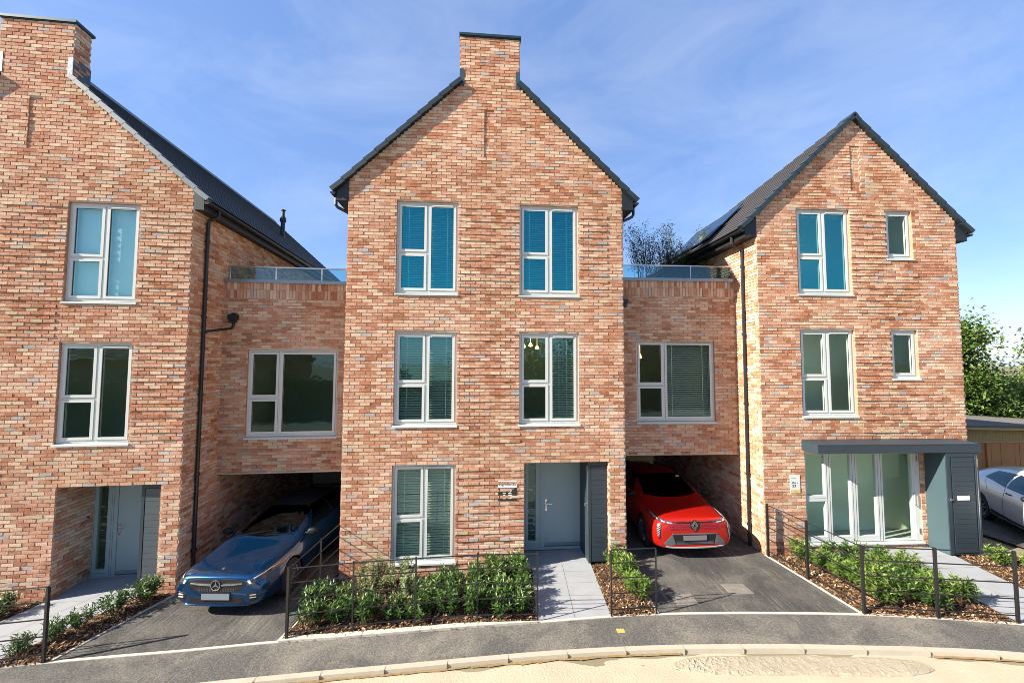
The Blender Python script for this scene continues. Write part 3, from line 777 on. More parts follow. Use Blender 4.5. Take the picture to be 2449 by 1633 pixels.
WZ = ((6.102, 8.223), (3.202, 5.291), (0.292, 2.412))          # opening heights per floor
WW = 1.364
def panel(lst):
    def fn(u, r):
        z = (r + 0.5) * BH
        for a, b, c, d in lst:
            if a <= u <= b and c <= z <= d and r % 2 == 0: return 0.013
        return 0.0
    return fn
def gable_limit(w, xt, zt, slope):
    def fn(z):
        zz = z + 0.13
        if zz <= zt + slope * xt: return (0, w)
        d = (zz - zt) / slope - xt
        return (d, w - d) if w - 2 * d > 0.05 else None
    return fn
def gable_outline(w, xt, zt, slope, cut=None):
    ze = zt + slope * xt - 0.115; zr = ze + slope * w / 2
    if cut:
        d = (cut - ze) / slope
        return [(0, 0), (w, 0), (w, ze), (w - d, cut), (d, cut), (0, ze)]
    return [(0, 0), (w, 0), (w, ze), (w/2, zr), (0, ze)]
def niche(mb, x0, x1, z0, z1):
    dep = 0.017
    mb.face([(x0, dep, z0), (x1, dep, z0), (x1, dep, z1), (x0, dep, z1)], 1)
    lay(mb, (x0, dep, 0), X, -Y, 0, x1 - x0, z0, z1)
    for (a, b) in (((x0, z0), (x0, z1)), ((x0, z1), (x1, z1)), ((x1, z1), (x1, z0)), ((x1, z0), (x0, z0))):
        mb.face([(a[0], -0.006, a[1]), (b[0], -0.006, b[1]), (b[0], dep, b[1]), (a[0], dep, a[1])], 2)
def side_wall(mb, x, depth, z1, nx, y0=0.0, z0=0.0, phase=1):
    if nx > 0:
        mb.face([(x, y0, z0), (x, depth, z0), (x, depth, z1), (x, y0, z1)], 1)
        lay(mb, (x, y0, 0), Y, X, -0.008, depth - y0, z0, z1, phase=phase)
    else:
        mb.face([(x, depth, z0), (x, y0, z0), (x, y0, z1), (x, depth, z1)], 1)
        lay(mb, (x, depth, 0), -Y, -X, 0, depth - y0 + 0.008, z0, z1, phase=phase)
def porch(parent, mb, x0, x1, zt, zf, dep, xd0, xd1, door_lbl=None):
    """recessed porch lining inside the wall mesh"""
    mb.face([(x0, 0, zf - .3), (x0, dep, zf - .3), (x0, dep, zt), (x0, 0, zt)], 1)
    lay(mb, (x0, 0, 0), Y, X, 0, dep, zf - .3, zt)
    mb.face([(x1, dep, zf - .3), (x1, 0, zf - .3), (x1, 0, zt), (x1, dep, zt)], 1)
    lay(mb, (x1, dep, 0), -Y, -X, 0, dep, zf - .3, zt)
    mb.face([(x0, 0.0, zt), (x0, dep, zt), (x1, dep, zt), (x1, 0.0, zt)], 3)
    mb.face([(x0, dep, zf - .3), (x1, dep, zf - .3), (x1, dep, zt), (x0, dep, zt)], 1)
    lay(mb, (x0, dep, 0), X, -Y, 0, x1 - x0, zf - .3, zt, holes=[(xd0, xd1, 0, 9)])
def front_door(parent, x0, x1, z0, z1, y, xs0, xs1, xl0, xl1):
    """frame with side light xs0..xs1 and leaf xl0..xl1"""
    f = MB(); ya, yb = y - 0.10, y - 0.02
    f.box(x0, xs0, ya, yb, z0 + 0.06, z1); f.box(xs1, xl0 - 0.004, ya, yb, z0 + 0.06, z1); f.box(xl1 + 0.004, x1, ya, yb, z0 + 0.06, z1)
    f.box(xs0, xs1, ya, yb, z1 - 0.09, z1); f.box(xl0 - 0.004, xl1 + 0.004, ya, yb, z1 - 0.05, z1)
    f.box(xs0, xs1, ya, yb, z0 + 0.06, z0 + 0.20)
    f.box(x0, x1, ya - 0.02, yb, z0, z0 + 0.06)
    for xx in (x0 + 0.03, (xs1 + xl0) / 2 - 0.02, (xs1 + xl0) / 2 + 0.02): f.box(xx - 0.002, xx + 0.002, ya - 0.0015, ya, z0 + 0.06, z1, 1)
    f.box(x0 + 0.03, xs1 + 0.05, ya - 0.0015, ya, z0 + 0.115, z0 + 0.119, 1)
    fo = f.build('front_door', [M_DOOR, M_GASKET], parent)
    l = MB(); l.box(xl0, xl1, ya + 0.014, yb, z0 + 0.075, z1 - 0.054); l.build('door_leaf', M_DOOR, fo)
    w = MB(); w.prism([(ya + 0.013, z0 + 0.10), (ya - 0.022, z0 + 0.105), (ya - 0.022, z0 + 0.12), (ya + 0.013, z0 + 0.15)], 'x', xl0 + 0.02, xl1 - 0.03); w.build('weather_bar', M_COPE, fo, fixn=True)
    p = MB(); p.box(xs0, xs1, ya + 0.03, ya + 0.04, z0 + 0.20, z1 - 0.09); p.build('pane', M_GLASSD, fo)
    p = MB(); p.box(xs0 - .05, xs1 + .05, y - 0.018, y - 0.012, z0 + 0.1, z1); p.build('hall_shade_panel', M_HALL, fo)  # dark panel added behind the side light, painted as an unlit hall
    h = MB(); hx = xl0 + 0.045; hz = z0 + 1.05
    h.box(hx - 0.017, hx + 0.017, ya + 0.002, ya + 0.0135, hz - 0.15, hz + 0.12); h.tube([(hx, ya + 0.01, hz + 0.03), (hx, ya - 0.04, hz + 0.03), (hx + 0.01, ya - 0.05, hz + 0.03), (hx + 0.13, ya - 0.05, hz + 0.028)], 0.010, 8)
    h.tube([(hx, ya + 0.01, hz - 0.07), (hx, ya - 0.006, hz - 0.07)], 0.016, 10)
    h.build('handle', M_CHROME, fo)
    return fo
def storage_door(parent, x0, x1, y0, y1, z0, z1, mats, name='storage_cupboard', grooves=True, left_side=True, pitch_=0.13):
    c = MB(); fr = 0.06
    c.box(x0, x1, y0 + 0.03, y1, z0, z1)
    c.box(x0, x0 + fr, y0, y0 + 0.03, z0, z1); c.box(x1 - 0.03, x1, y0, y0 + 0.03, z0, z1); c.box(x0 + fr, x1 - 0.03, y0, y0 + 0.03, z1 - 0.09, z1)
    co_ = c.build(name, [M_SLATE], parent)
    d = MB(); z = z0 + 0.02
    xa, xb = x0 + fr + 0.012, x1 - 0.036
    while z < z1 - 0.11:
        zt = min(z + pitch_, z1 - 0.096)
        d.box(xa, xb, y0 + 0.004, y0 + 0.03, z + 0.004, zt); d.box(xa, xb, y0 + 0.014, y0 + 0.03, z, z + 0.004, 1); z += pitch_
    d.build('boarded_panel', [mats, M_LEADDK], co_)
    return co_

def house_shell(name, label, px, py, yaw, zoff):
    return thing(name, label, 'house', (px, py, zoff - 0.1), yaw)
HX = dict(C=(-3.6182, 8.7229, 0.0815, 0.0), L=(-6.8288, 8.455, 0.1167, -0.3007), R=(5.8521, 9.4997, 0.0524, 0.1404))

# ------------------------------------------------------------------ centre house
px, py, yaw, zo = HX['C']
HC = house_shell('brick_house', 'tall brick gable house in the middle with a chimney and six blinded windows', px, py, yaw, zo)
Wc = 6.2; XT, ZT, SL = 0.366, 8.43, 0.965
cx = (1.0438, 3.7923)
holes = [(cx[0], cx[0] + WW, *WZ[0]), (cx[1], cx[1] + WW, *WZ[0]), (cx[0], cx[0] + WW, *WZ[1]), (cx[1], cx[1] + WW, *WZ[1]), (cx[0], cx[0] + WW, *WZ[2]),
         (3.90, 5.825, 0.0, 2.42), (2.975, 3.20, 9.3, 10.425)]
CUT = 11.025
w = MB()
wall_face(w, (0, 0, 0), X, -Y, gable_outline(Wc, XT, ZT, SL, CUT), holes[:5], reveal=0.09) if False else None
wall_face(w, (0, 0, 0), X, -Y, [(0, 0), (3.90, 0), (3.90, 2.42), (5.825, 2.42), (5.825, 0), (Wc, 0)] + gable_outline(Wc, XT, ZT, SL, CUT)[2:], holes[:5] + holes[6:], reveal=0.0)
for h in holes[:5]: wall_face(w, (0, 0, 0), X, -Y, [(0, 0), (1e-4, 0), (0, 1e-4)], [h], reveal=0.10) if False else None
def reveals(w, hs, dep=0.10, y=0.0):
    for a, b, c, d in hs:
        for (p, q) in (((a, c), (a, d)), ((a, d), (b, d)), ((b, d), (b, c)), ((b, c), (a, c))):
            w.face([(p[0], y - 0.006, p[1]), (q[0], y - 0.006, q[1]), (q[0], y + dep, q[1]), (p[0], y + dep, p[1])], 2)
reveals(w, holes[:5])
gl_ = gable_limit(Wc, XT, ZT, SL)
pn = panel([(cx[0] + WW, cx[1], *WZ[0]), (cx[1] + WW, 5.87, WZ[0][0], WZ[0][1] - 0.1), (cx[0] + WW, cx[1], WZ[1][0] - 0.4, WZ[1][1]), (cx[0] + WW, 3.9, WZ[2][0], WZ[2][1] - 0.1)])
lay(w, (0, 0, 0), X, -Y, -0.008, Wc + 0.008, 0.05, CUT, holes, gl_, pn)
niche(w, 2.975, 3.20, 9.3, 10.425)
side_wall(w, Wc, 8.0, 8.42, 1); w.face([(0, 10.4, 0), (0, 0, 0), (0, 0, 8.42), (0, 10.4, 8.42)], 1)
lay(w, (0, 1.2, 0), -Y, -X, 0, 1.2 + 0.008, 0.05, 8.42, phase=1)
w.face([(Wc, 8, 0), (Wc, 10.4, 0), (Wc, 10.4, 8.42), (Wc, 8, 8.42)], 1)
w.face([(Wc, 10.4, 0), (0, 10.4, 0), (0, 10.4, 8.42), (Wc, 10.4, 8.42)], 1); w.face([(Wc, 10.4, 8.42), (0, 10.4, 8.42), (Wc/2, 10.4, 11.6)], 1)
porch(HC, w, 3.90, 5.825, 2.42, 0.16, 0.92, 3.98, 5.45)
w.build('brick_wall', BM, HC)
for i, xx in enumerate(cx):
    for j, (za, zb) in enumerate(WZ):
        if i == 1 and j == 2: continue
        window(HC, xx, xx + WW, za, zb, gl=M_GLASS if j == 0 else M_GLASSB if j == 1 else M_GLASSD, blind='venetian', bx0=xx + WW * .5 if (i, j) == (1, 1) else None)
for i, (xx, zz) in enumerate(((3.98, 5.02), (4.16, 5.06), (4.34, 5.0))):
    lp = MB(); prof_ = [(0.004, 0.5), (0.004, 0.06), (0.02, 0.05), (0.05, 0.0), (0.046, -0.025), (0.02, -0.045)]
    lp.tube([(xx, 0.75 + i * .12, zz + d_) for r_, d_ in prof_], [r_ for r_, d_ in prof_], 12)
    lp.build('pendant_light', M_LAMPGLOW, HC, smooth=True)
rooms(HC, 0.12, Wc - 0.12, [(5.75, 8.5), (2.85, 5.6)]); rooms(HC, 0.12, 3.75, [(0.2, 2.7)])
ro, zr = gable_roof(HC, Wc, XT, ZT, SL, 10.5, chim=(2.42, 3.78, 0.36))
eave_bits(HC, Wc, XT, ZT, 10.4, -1); eave_bits(HC, Wc, XT, ZT, 10.4, 1)
ch = chimney(HC, 2.42, 3.78, CUT, 12.16, 0.36, 0, 0); flashing(ch, 2.42, 3.78, 11.02, 0.36, SL, M_LEADDK, M_LEADDK)
front_door(HC, 4.0, 5.45, 0.16, 2.40, 0.92, 4.10, 4.28, 4.49, 5.38)
sc_ = storage_door(HC, 5.365, 5.815, 0.06, 0.80, 0.17, 2.40, M_SLATE, pitch_=0.105)
hh = MB(); hh.box(5.35, 5.366, 0.10, 0.125, 0.3, 2.3); hh.tube([(5.345, 0.13, 1.45), (5.30, 0.13, 1.45), (5.30, 0.13, 1.40)], 0.012, 6); hh.build('handle', M_STEEL, sc_)
ab = MB()
for i in range(8): ab.box(0.58 + i * 0.026, 0.58 + i * 0.026 + 0.017, -0.016, 0.0, 0.225, 0.29)
ab.build('air_brick', P('red_air_brick', (0.42, 0.06, 0.03), 0.7), HC)
for sgn, xx in ((-1, 0.0), (1, Wc)):                  # short swan-neck downpipes under the gutters
    q = xx + sgn * 0.33
    downpipe(HC, [(q, 0.14, 8.34), (q, 0.14, 8.14), (q - sgn * 0.03, 0.15, 8.09), (xx + sgn * 0.06, 0.22, 7.98), (xx + sgn * 0.05, 0.22, 7.9), (xx + sgn * 0.05, 0.22, 2.2)])

# ------------------------------------------------------------------ left house
px, py, yaw, zo = HX['L']
HL = house_shell('brick_house', 'brick house on the left with a roller blind upstairs and a wide chimney', px, py, yaw, zo)
WL = 6.3; lx = lambda v: v + WL                        # local x measured from its right corner in the survey; house origin moved to its left corner
HL.location = Vector(HL.location) - Matrix.Rotation(yaw, 3, 'Z') @ Vector((WL, 0, 0))
XT, ZT, SL = 0.305, 8.41, 0.905
l0, l1 = lx(-2.39), lx(-2.39) + WW
mir = [(WL - b_, WL - a_) for a_, b_ in ((l0, l1),)]
holes = [(l0, l1, *WZ[0]), (l0, l1, *WZ[1]), (lx(-2.292), lx(-0.364), 0, 2.42), (lx(-3.235), lx(-2.99), 9.3, 10.39)]
holes += [(0.9, 0.9 + WW, *WZ[0]), (0.9, 0.9 + WW, *WZ[1])]
w = MB()
CUT = 10.875
wall_face(w, (0, 0, 0), X, -Y, [(0, 0), (lx(-2.292), 0), (lx(-2.292), 2.42), (lx(-.364), 2.42), (lx(-.364), 0), (WL, 0)] + gable_outline(WL, XT, ZT, SL, CUT)[2:], holes[:2] + holes[3:])
reveals(w, holes[:2] + holes[4:])
pn = panel([(l1, lx(-0.02), *WZ[0]), (lx(-3.6), l0, *WZ[0]), (l1, lx(-0.1), *WZ[1]), (lx(-3.4), l0, WZ[0][0] - 0.8, WZ[0][0])])
lay(w, (0, 0, 0), X, -Y, -0.008, WL + 0.008, 0.05, CUT, holes, gable_limit(WL, XT, ZT, SL), pn)
niche(w, lx(-3.235), lx(-2.99), 9.3, 10.39)
side_wall(w, WL, 9.0, 8.40, 1)
w.face([(0, 10.4, 0), (0, 0, 0), (0, 0, 8.42), (0, 10.4, 8.42)], 1)
w.face([(WL, 9, 0), (WL, 10.4, 0), (WL, 10.4, 8.4), (WL, 9, 8.4)], 1); w.face([(WL, 10.4, 0), (0, 10.4, 0), (0, 10.4, 8.42), (WL, 10.4, 8.42)], 1)
w.face([(WL, 10.4, 8.4), (0, 10.4, 8.4), (WL/2, 10.4, 11.4)], 1)
porch(HL, w, lx(-2.292), lx(-0.364), 2.42, 0.18, 0.95, lx(-2.28), lx(-.76))
w.build('brick_wall', BM, HL)
window(HL, l0, l1, *WZ[0], gl=M_GLASSP, blind='roller'); window(HL, l0, l1, *WZ[1], gl=M_GLASSD)
window(HL, 0.9, 0.9 + WW, *WZ[0], gl=M_GLASS); window(HL, 0.9, 0.9 + WW, *WZ[1], gl=M_GLASSD)
rooms(HL, 0.12, WL - 0.12, [(5.75, 8.5), (2.85, 5.6)])
ro, zr = gable_roof(HL, WL, XT, ZT, SL, 10.5, chim=(lx(-3.855), lx(-2.481), 0.36), verge_m=M_VERGEL)
eave_bits(HL, WL, XT, ZT, 10.4, 1)
ch = chimney(HL, lx(-3.855), lx(-2.481), CUT, 12.06, 0.36, 0, 0); flashing(ch, lx(-3.855), lx(-2.481), 10.96, 0.36, SL, M_LEAD, M_LEADDK)
front_door(HL, lx(-2.29), lx(-.80), 0.18, 2.40, 0.95, lx(-2.19), lx(-2.0), lx(-1.79), lx(-.90))
storage_door(HL, lx(-.79), lx(-.372), 0.08, 0.85, 0.2, 2.40, M_SLATE_LIT)
downpipe(HL, [(WL + 0.27, 0.40, 8.35), (WL + 0.27, 0.40, 8.18), (WL + 0.25, 0.40, 8.14), (WL + 0.08, 0.40, 8.08), (WL + 0.06, 0.40, 8.0), (WL + 0.06, 0.40, 0.15)], 0.036, clips=[(WL + 0.06, 0.40, z) for z in (7.6, 5.9, 4.2, 2.5, 0.9)])
downpipe(HL, [(WL + 0.06, 0.42, 5.55), (WL + 0.10, 0.48, 5.60), (WL + 0.24, 1.12, 5.72), (WL + 0.27, 1.14, 5.78), (WL + 0.27, 1.14, 5.95)], 0.03, name='overflow_pipe')
hp_ = MB(); hp_.box(WL + 0.17, WL + 0.37, 1.06, 1.19, 5.93, 6.05); hp_.box(WL + 0.20, WL + 0.34, 1.06, 1.19, 5.86, 5.93); hp_.box(WL + 0.24, WL + 0.31, 1.10, 1.19, 6.05, 6.09); hp_.build('rain_hopper', M_BLACK, HL)
db = MB(); db.tube([(lx(-2.284), 0.72, 1.55), (lx(-2.26), 0.72, 1.55)], 0.02, 10); db.build('door_bell', M_BLACK, HL)
def roofpt(xfromright, y): return (lx(xfromright), y, ZT + SL * (XT - xfromright))
vb = Vector(roofpt(-1.06, 6.6)); vp = MB()
vp.tube([vb - Vector((0, 0, .1)), vb + Vector((0, 0, .62))], 0.075, 12); vp.tube([vb + Vector((0, 0, .56)), vb + Vector((0, 0, .68)), vb + Vector((0, 0, .76))], [0.11, 0.11, 0.07], 12)
vp.tube([vb + Vector((0, 0, .7)), vb + Vector((0, 0, 1.0))], 0.055, 10); vp.tube([vb + Vector((0, 0, .98)), vb + Vector((0, 0, 1.01))], 0.085, 12)
vp.build('roof_vent', M_BLACK, HL)

# ------------------------------------------------------------------ right house
px, py, yaw, zo = HX['R']
HR = house_shell('brick_house', 'smaller brick gable house on the right with a glazed ground floor and dark canopy', px, py, yaw, zo)
WR = 5.08; XT, ZT, SL = 0.39, 7.75, 0.975
r0 = 0.9974; s0 = 3.277; sw_ = 0.6795
holes = [(r0, r0 + WW, *WZ[0]), (r0, r0 + WW, *WZ[1]), (s0, s0 + sw_, 6.994, 8.223), (s0, s0 + sw_, 4.092, 5.291), (1.0, 3.84, 0.28, 2.46), (2.43, 2.66, 8.7, 9.825)]
w = MB()
wall_face(w, (0, 0, 0), X, -Y, gable_outline(WR, XT, ZT, SL), holes)
reveals(w, holes[:4]); reveals(w, holes[4:5], 0.06)
pn = panel([(r0 + WW, s0, 5.9, 8.15), (r0 + WW, s0 + 0.8, 5.5, 6.7), (r0 + WW, s0, 3.4, 5.2), (r0 + WW + .1, 4.4, 2.75, 4.0)])
lay(w, (0, 0, 0), X, -Y, -0.008, WR + 0.008, 0.05, 11.0, holes, gable_limit(WR, XT, ZT, SL), pn)
niche(w, 2.43, 2.66, 8.7, 9.825)
side_wall(w, 0, 6.3, 7.85, -1); side_wall(w, WR, 1.5, 7.85, 1)
w.face([(WR, 1.5, 0), (WR, 6.3, 0), (WR, 6.3, 7.85), (WR, 1.5, 7.85)], 1)
w.face([(WR, 6.3, 0), (0, 6.3, 0), (0, 6.3, 7.9), (WR, 6.3, 7.9)], 1)
w.build('brick_wall', BM, HR)
window(HR, r0, r0 + WW, *WZ[0], gl=M_GLASS); window(HR, r0, r0 + WW, *WZ[1], gl=M_GLASSR)
window(HR, s0, s0 + sw_, 6.994, 8.223, gl=M_GLASSR, single=True, vent=False); window(HR, s0, s0 + sw_, 4.092, 5.291, gl=M_GLASSR, single=True, vent=False)
rooms(HR, 0.12, WR - 0.12, [(2.85, 5.6), (0.22, 2.7)], depth=0.95, wm=M_INTR); rooms(HR, 0.75, WR - 0.75, [(5.75, 8.3)], depth=0.95, wm=M_INTR)  # back wall closer and paler still, shaped to catch more light
gable_roof(HR, WR, XT, ZT, SL, 10.5, mats=(M_TILEW,), hip=(6.6, 0.2))
eave_bits(HR, WR, XT, ZT, 6.55, -1); eave_bits(HR, WR, XT, ZT, 6.55, 1)
downpipe(HR, [(-0.34, 0.42, 7.66), (-0.34, 0.42, 7.46), (-0.32, 0.42, 7.42), (-0.09, 0.45, 7.34), (-0.065, 0.46, 7.26), (-0.065, 0.47, 0.1)], 0.036, clips=[(-0.065, 0.47, z) for z in (6.9, 5.2, 3.5, 1.8, 0.6)])
# solar panels on the left slope
a = math.atan(SL)
for k in range(2):
    sp_ = MB(); y0 = 1.7 + k * 1.3
    T = Matrix.Translation((-XT, 0, ZT)) @ Matrix.Rotation(-a, 4, 'Y')
    sp_.box(0.3, 1.75, y0, y0 + 1.25, 0.06, 0.09, T=T)
    for i in range(1, 4): sp_.box(0.3, 1.75, y0 + i * 0.31 - .005, y0 + i * 0.31 + .005, 0.09, 0.092, 1, T=T)
    sp_.build('solar_panel', [P('solar_glass', (0.015, 0.035, 0.08), 0.45, spec=0.3), M_SOFFIT], HR)
# ground-floor glazing
gz_ = MB(); y0, y1 = 0.02, 0.10; zb, zt = 0.28, 2.45
def bx(a_, b_, c_, d_, ya=y0, yb=y1, m=0): gz_.box(a_, b_, ya, yb, c_, d_, m)
fx = [1.0, 1.51, 1.66, 2.14, 2.30, 2.77, 2.93]
bx(1.0, 1.055, zb + .06, zt)
for a_, b_ in ((1.51, 1.66), (2.14, 2.30), (2.77, 2.93)):
    bx(a_, b_, zb + .06, zt); 
    for q in (a_ + 0.045, b_ - 0.045): gz_.box(q - .003, q + .003, y0 - .002, y0, zb + .06, zt, 1)
bx(1.055, 1.51, 1.27, 1.40); gz_.box(1.055, 1.51, y0 - .002, y0, 1.332, 1.338, 1)
bx(1.055, 1.51, zb + .06, .46); bx(1.66, 2.14, zb + .06, .46); bx(2.30, 2.77, zb + .06, .46)
bx(1.0, 3.84, zt - 0.10, zt, y0 + .001, y1 + .001)
bx(3.66, 3.70, zb + .06, zt - .1); bx(3.70, 3.84, zb + .06, zt - .1, y0 - .012)
gz_.prism([(-0.05, zb), (-0.05, zb + .03), (0.11, zb + .06), (0.11, zb)], 'x', 0.98, 3.86)
bx(2.93, 3.66, zb + .06, .37)
go = gz_.build('glazed_screen', [M_FRAME, M_GASKET], HR, fixn=True)
for a_, b_, c_, d_ in ((1.055, 1.51, .46, 1.27), (1.055, 1.51, 1.40, zt - .1), (1.66, 2.14, .46, zt - .1), (2.30, 2.77, .46, zt - .1), (2.93, 3.66, .37, zt - .1)):
    p = MB(); p.box(a_, b_, 0.055, 0.063, c_, d_); p.build('pane', M_GLASSR, go)
for zz in (2.18, 0.5):
    h = MB(); h.box(3.765, 3.79, -0.013, 0.008, zz, zz + 0.12); h.build('hinge', M_STEEL, go)
h = MB(); h.tube([(3.69, -0.03, 1.15), (3.69, -0.03, 1.45)], 0.010, 8); h.box(3.683, 3.697, -0.03, 0.01, 1.16, 1.175); h.box(3.683, 3.697, -0.03, 0.01, 1.42, 1.435)
h.build('door_handle', M_STEEL, go)
# canopy and storage cupboard
cp_ = MB(); cp_.box(0.935, 4.82, -0.49, 0.0, 2.475, 2.67); cp_.prism([(-0.47, 2.67), (0.0, 2.67), (0.0, 2.70)], 'x', 0.95, 4.81)
cp_.box(0.93, 4.825, -0.495, -0.485, 2.655, 2.675)
cp_.build('canopy', M_SLATE, HR, bevel=0.004, fixn=True)
st = MB(); st.box(3.955, 4.74, -0.46, 0.0, 0.22, 2.474); so_ = st.build('storage_cupboard', P('teal_lit_cladding', (0.042, 0.072, 0.082), 0.5, nscale=40, namt=0.06), HR)  # body paler than its door: the sunlit side painted into the colour
d = MB(); d.box(3.96, 4.05, -0.478, -0.46, 0.22, 2.47); d.box(4.66, 4.74, -0.478, -0.46, 0.22, 2.47); d.box(4.05, 4.66, -0.478, -0.46, 2.39, 2.47); d.build('door_frame', M_SLATE, so_)
d = MB(); z = 0.26
while z < 2.36: d.box(4.09, 4.62, -0.476, -0.46, z + .004, min(z + 0.105, 2.38)); d.box(4.09, 4.62, -0.468, -0.46, z, z + .004, 1); z += 0.105
do_ = d.build('storage_door', [M_SLATE, M_BLACK], so_)
d = MB(); d.box(4.19, 4.47, -0.486, -0.4765, 1.42, 1.51); d.build('letter_plate', M_WHITE, so_)
d = MB(); d.box(3.99, 4.04, -0.492, -0.478, 1.40, 1.47); d.tube([(4.0, -0.5, 1.44), (4.06, -0.5, 1.44)], 0.012, 8); d.build('handle', M_CHROME, so_)
d = MB(); d.box(4.685, 4.70, -0.482, -0.478, 0.3, 2.4); d.box(4.70, 4.722, -0.484, -0.478, 2.15, 2.33); d.build('hinge', M_STEEL, so_)

# ------------------------------------------------------------------ link buildings over the car ports
def link(house, name, label, x0, x1, y, zb, zt, win, blind, gl, rear, wallx, posts, railz):
    px, py, yaw, zo = HX[house]
    t = thing(name, label, 'link building', (px, py, zo - 0.1), yaw)
    # the base of the link is its underside
    w = MB(); W_ = x1 - x0; hz = [(win[0] - x0, win[1] - x0, win[2], win[3])]
    wall_face(w, (x0, y, 0), X, -Y, [(0, zb), (W_, zb), (W_, zt), (0, zt)], hz)
    lay(w, (x0, y, 0), X, -Y, 0, W_, zb + 0.02, zt - 0.45, hz, jit=0.002)
    lay(w, (x0, y, 0), X, -Y, 0, W_, zt - 0.45, zt - 0.002, soldier=True)
    reveals(w, [win], 0.10, y)
    w.face([(x0, y, zb), (x0, y + 6.2, zb), (x1, y + 6.2, zb), (x1, y, zb)], 3)
    w.face([(x0, y + 6.2, zb), (x0, y + 6.2, zt), (x1, y + 6.2, zt), (x1, y + 6.2, zb)], 1)
    if rear: 
        w.face([(x0, y + 6.19, 0), (x1, y + 6.19, 0), (x1, y + 6.19, zb), (x0, y + 6.19, zb)], 1)  # rear wall added to close the passage and keep the carport dark
    else:
        w.face([(x0, y + 6.19, 0), (x1 - 1.05, y + 6.19, 0), (x1 - 1.05, y + 6.19, zb), (x0, y + 6.19, zb)], 1)  # rear wall added beside a narrow opening to darken the carport
    w.box(x0, x1, y + 0.01, y + 0.03, zb - 0.012, zb, 3)
    w.build('brick_wall', BM, t)
    window(t, win[0], win[1], win[2], win[3], yl=y, split=0.345 if house == 'L' else 0.36, gl=gl, blind=blind, bx0=win[0] + 0.36 * (win[1] - win[0]) if house == 'R' else None)
    rf = MB(); rf.box(x0, x1, y + 0.2, y + 6.2, zt - 0.25, zt - 0.12); rf.build('flat_roof', M_FELT, t)
    cpn = MB(); cpn.box(x0 - 0.0, x1, y - 0.045, y + 0.30, zt + 0.012, zt + 0.03); cpn.box(x0, x1, y - 0.05, y - 0.042, zt - 0.05, zt + 0.03)
    k = x0 + 0.9
    while k < x1: cpn.box(k - 0.012, k + 0.012, y - 0.053, y + 0.30, zt - 0.053, zt + 0.032); k += 0.95
    cpn.build('coping', M_COPE, t)
    room = MB(); a, b = x0 + 0.05, x1 - 0.05; d0, d1 = y + 0.25, y + 3.4; z0, z1 = zb + 0.3, zt - 0.5
    room.face([(a, d0, z0), (b, d0, z0), (b, d1, z0), (a, d1, z0)], 1); room.face([(a, d1, z0), (b, d1, z0), (b, d1, z1), (a, d1, z1)])
    room.face([(a, d0, z0), (a, d1, z0), (a, d1, z1), (a, d0, z1)]); room.face([(b, d0, z0), (b, d0, z1), (b, d1, z1), (b, d1, z0)]); room.face([(a, d0, z1), (a, d1, z1), (b, d1, z1), (b, d0, z1)])
    room.build('interior', [M_INT, M_INTFL], t)
    bl = MB(); bl.tube([(x0 + 0.03, y + 0.10, railz), (x1, y + 0.10, railz)], 0.019, 10)
    for q in posts: bl.box(q - 0.01, q + 0.01, y + 0.09, y + 0.11, zt + 0.03, railz)
    bo = bl.build('balustrade', M_STEEL, t)
    qs = [x0 + 0.04] + list(posts[1:] if abs(posts[0] - x0) < .15 else posts) + [x1]
    for q0, q1 in zip(qs, qs[1:]):
        if q1 - q0 < 0.1: continue
        p = MB(); p.box(q0 + 0.015, q1 - 0.015, y + 0.095, y + 0.106, zt + 0.045, railz - 0.02); p.build('glass_panel', M_BALGL, bo)
    return t
link('L', 'link_building', 'brick first-floor link over the carport of the blue car, left of the middle house', 0.0, 2.98, 1.19, 2.262, 6.895, (0.60, 2.688, 3.07, 5.215), None, M_GLASSD, True, 0, (0.07, 1.13, 2.21), 7.26)
LK2 = link('R', 'link_building', 'brick first-floor link over the carport of the red car, right of the middle house', -3.2, 0.0, 0.90, 2.165, 6.645, (-2.643, -0.592, 2.955, 5.06), 'venetian', M_GLASSD, False, 0, (-1.12, -0.03), 7.03)
for i, (xx, zz) in enumerate(((-2.28, 4.72), (-2.16, 4.70), (-2.05, 4.66))):
    lp = MB(); prof_ = [(0.004, 0.9), (0.004, 0.06), (0.02, 0.05), (0.05, 0.0), (0.046, -0.025), (0.02, -0.045)]
    lp.tube([(xx, 1.7 + i * .25, zz + d_) for r_, d_ in prof_], [r_ for r_, d_ in prof_], 12)
    lp.build('pendant_light', M_LAMPGLOW, LK2, smooth=True)
ex = MB(); ex.box(-3.02, -2.86, 0.78, 0.905, 6.0, 6.10); ex.box(-3.06, -2.90, 0.80, 0.905, 5.9, 6.0); ex.build('rain_hopper', M_BLACK, LK2)

# ------------------------------------------------------------------ wall signs
def text_mesh(body, size, parent, name, mat, loc, align='CENTER', bold=0.0, sx=1.0):
    cu = bpy.data.curves.new(name, 'FONT'); cu.body = body; cu.size = size; cu.align_x = align; cu.align_y = 'CENTER'; cu.offset = bold; cu.extrude = 0.0008
    to = bpy.data.objects.new(name, cu); COL.objects.link(to)
    dg = bpy.context.evaluated_depsgraph_get(); me = bpy.data.meshes.new_from_object(to.evaluated_get(dg)); bpy.data.objects.remove(to)
    me.materials.clear(); me.materials.append(mat)
    o = bpy.data.objects.new(name, me); COL.objects.link(o); o.parent = parent; o.location = loc; o.rotation_euler = (pi/2, 0, 0); o.scale = (sx, 1, 1); return o
M_SIGNW = P('sign_white', (0.82, 0.82, 0.79), 0.35); M_SIGNK = P('sign_black', (0.018, 0.019, 0.02), 0.3); M_INK = P('sign_ink', (0.02, 0.02, 0.02), 0.5)
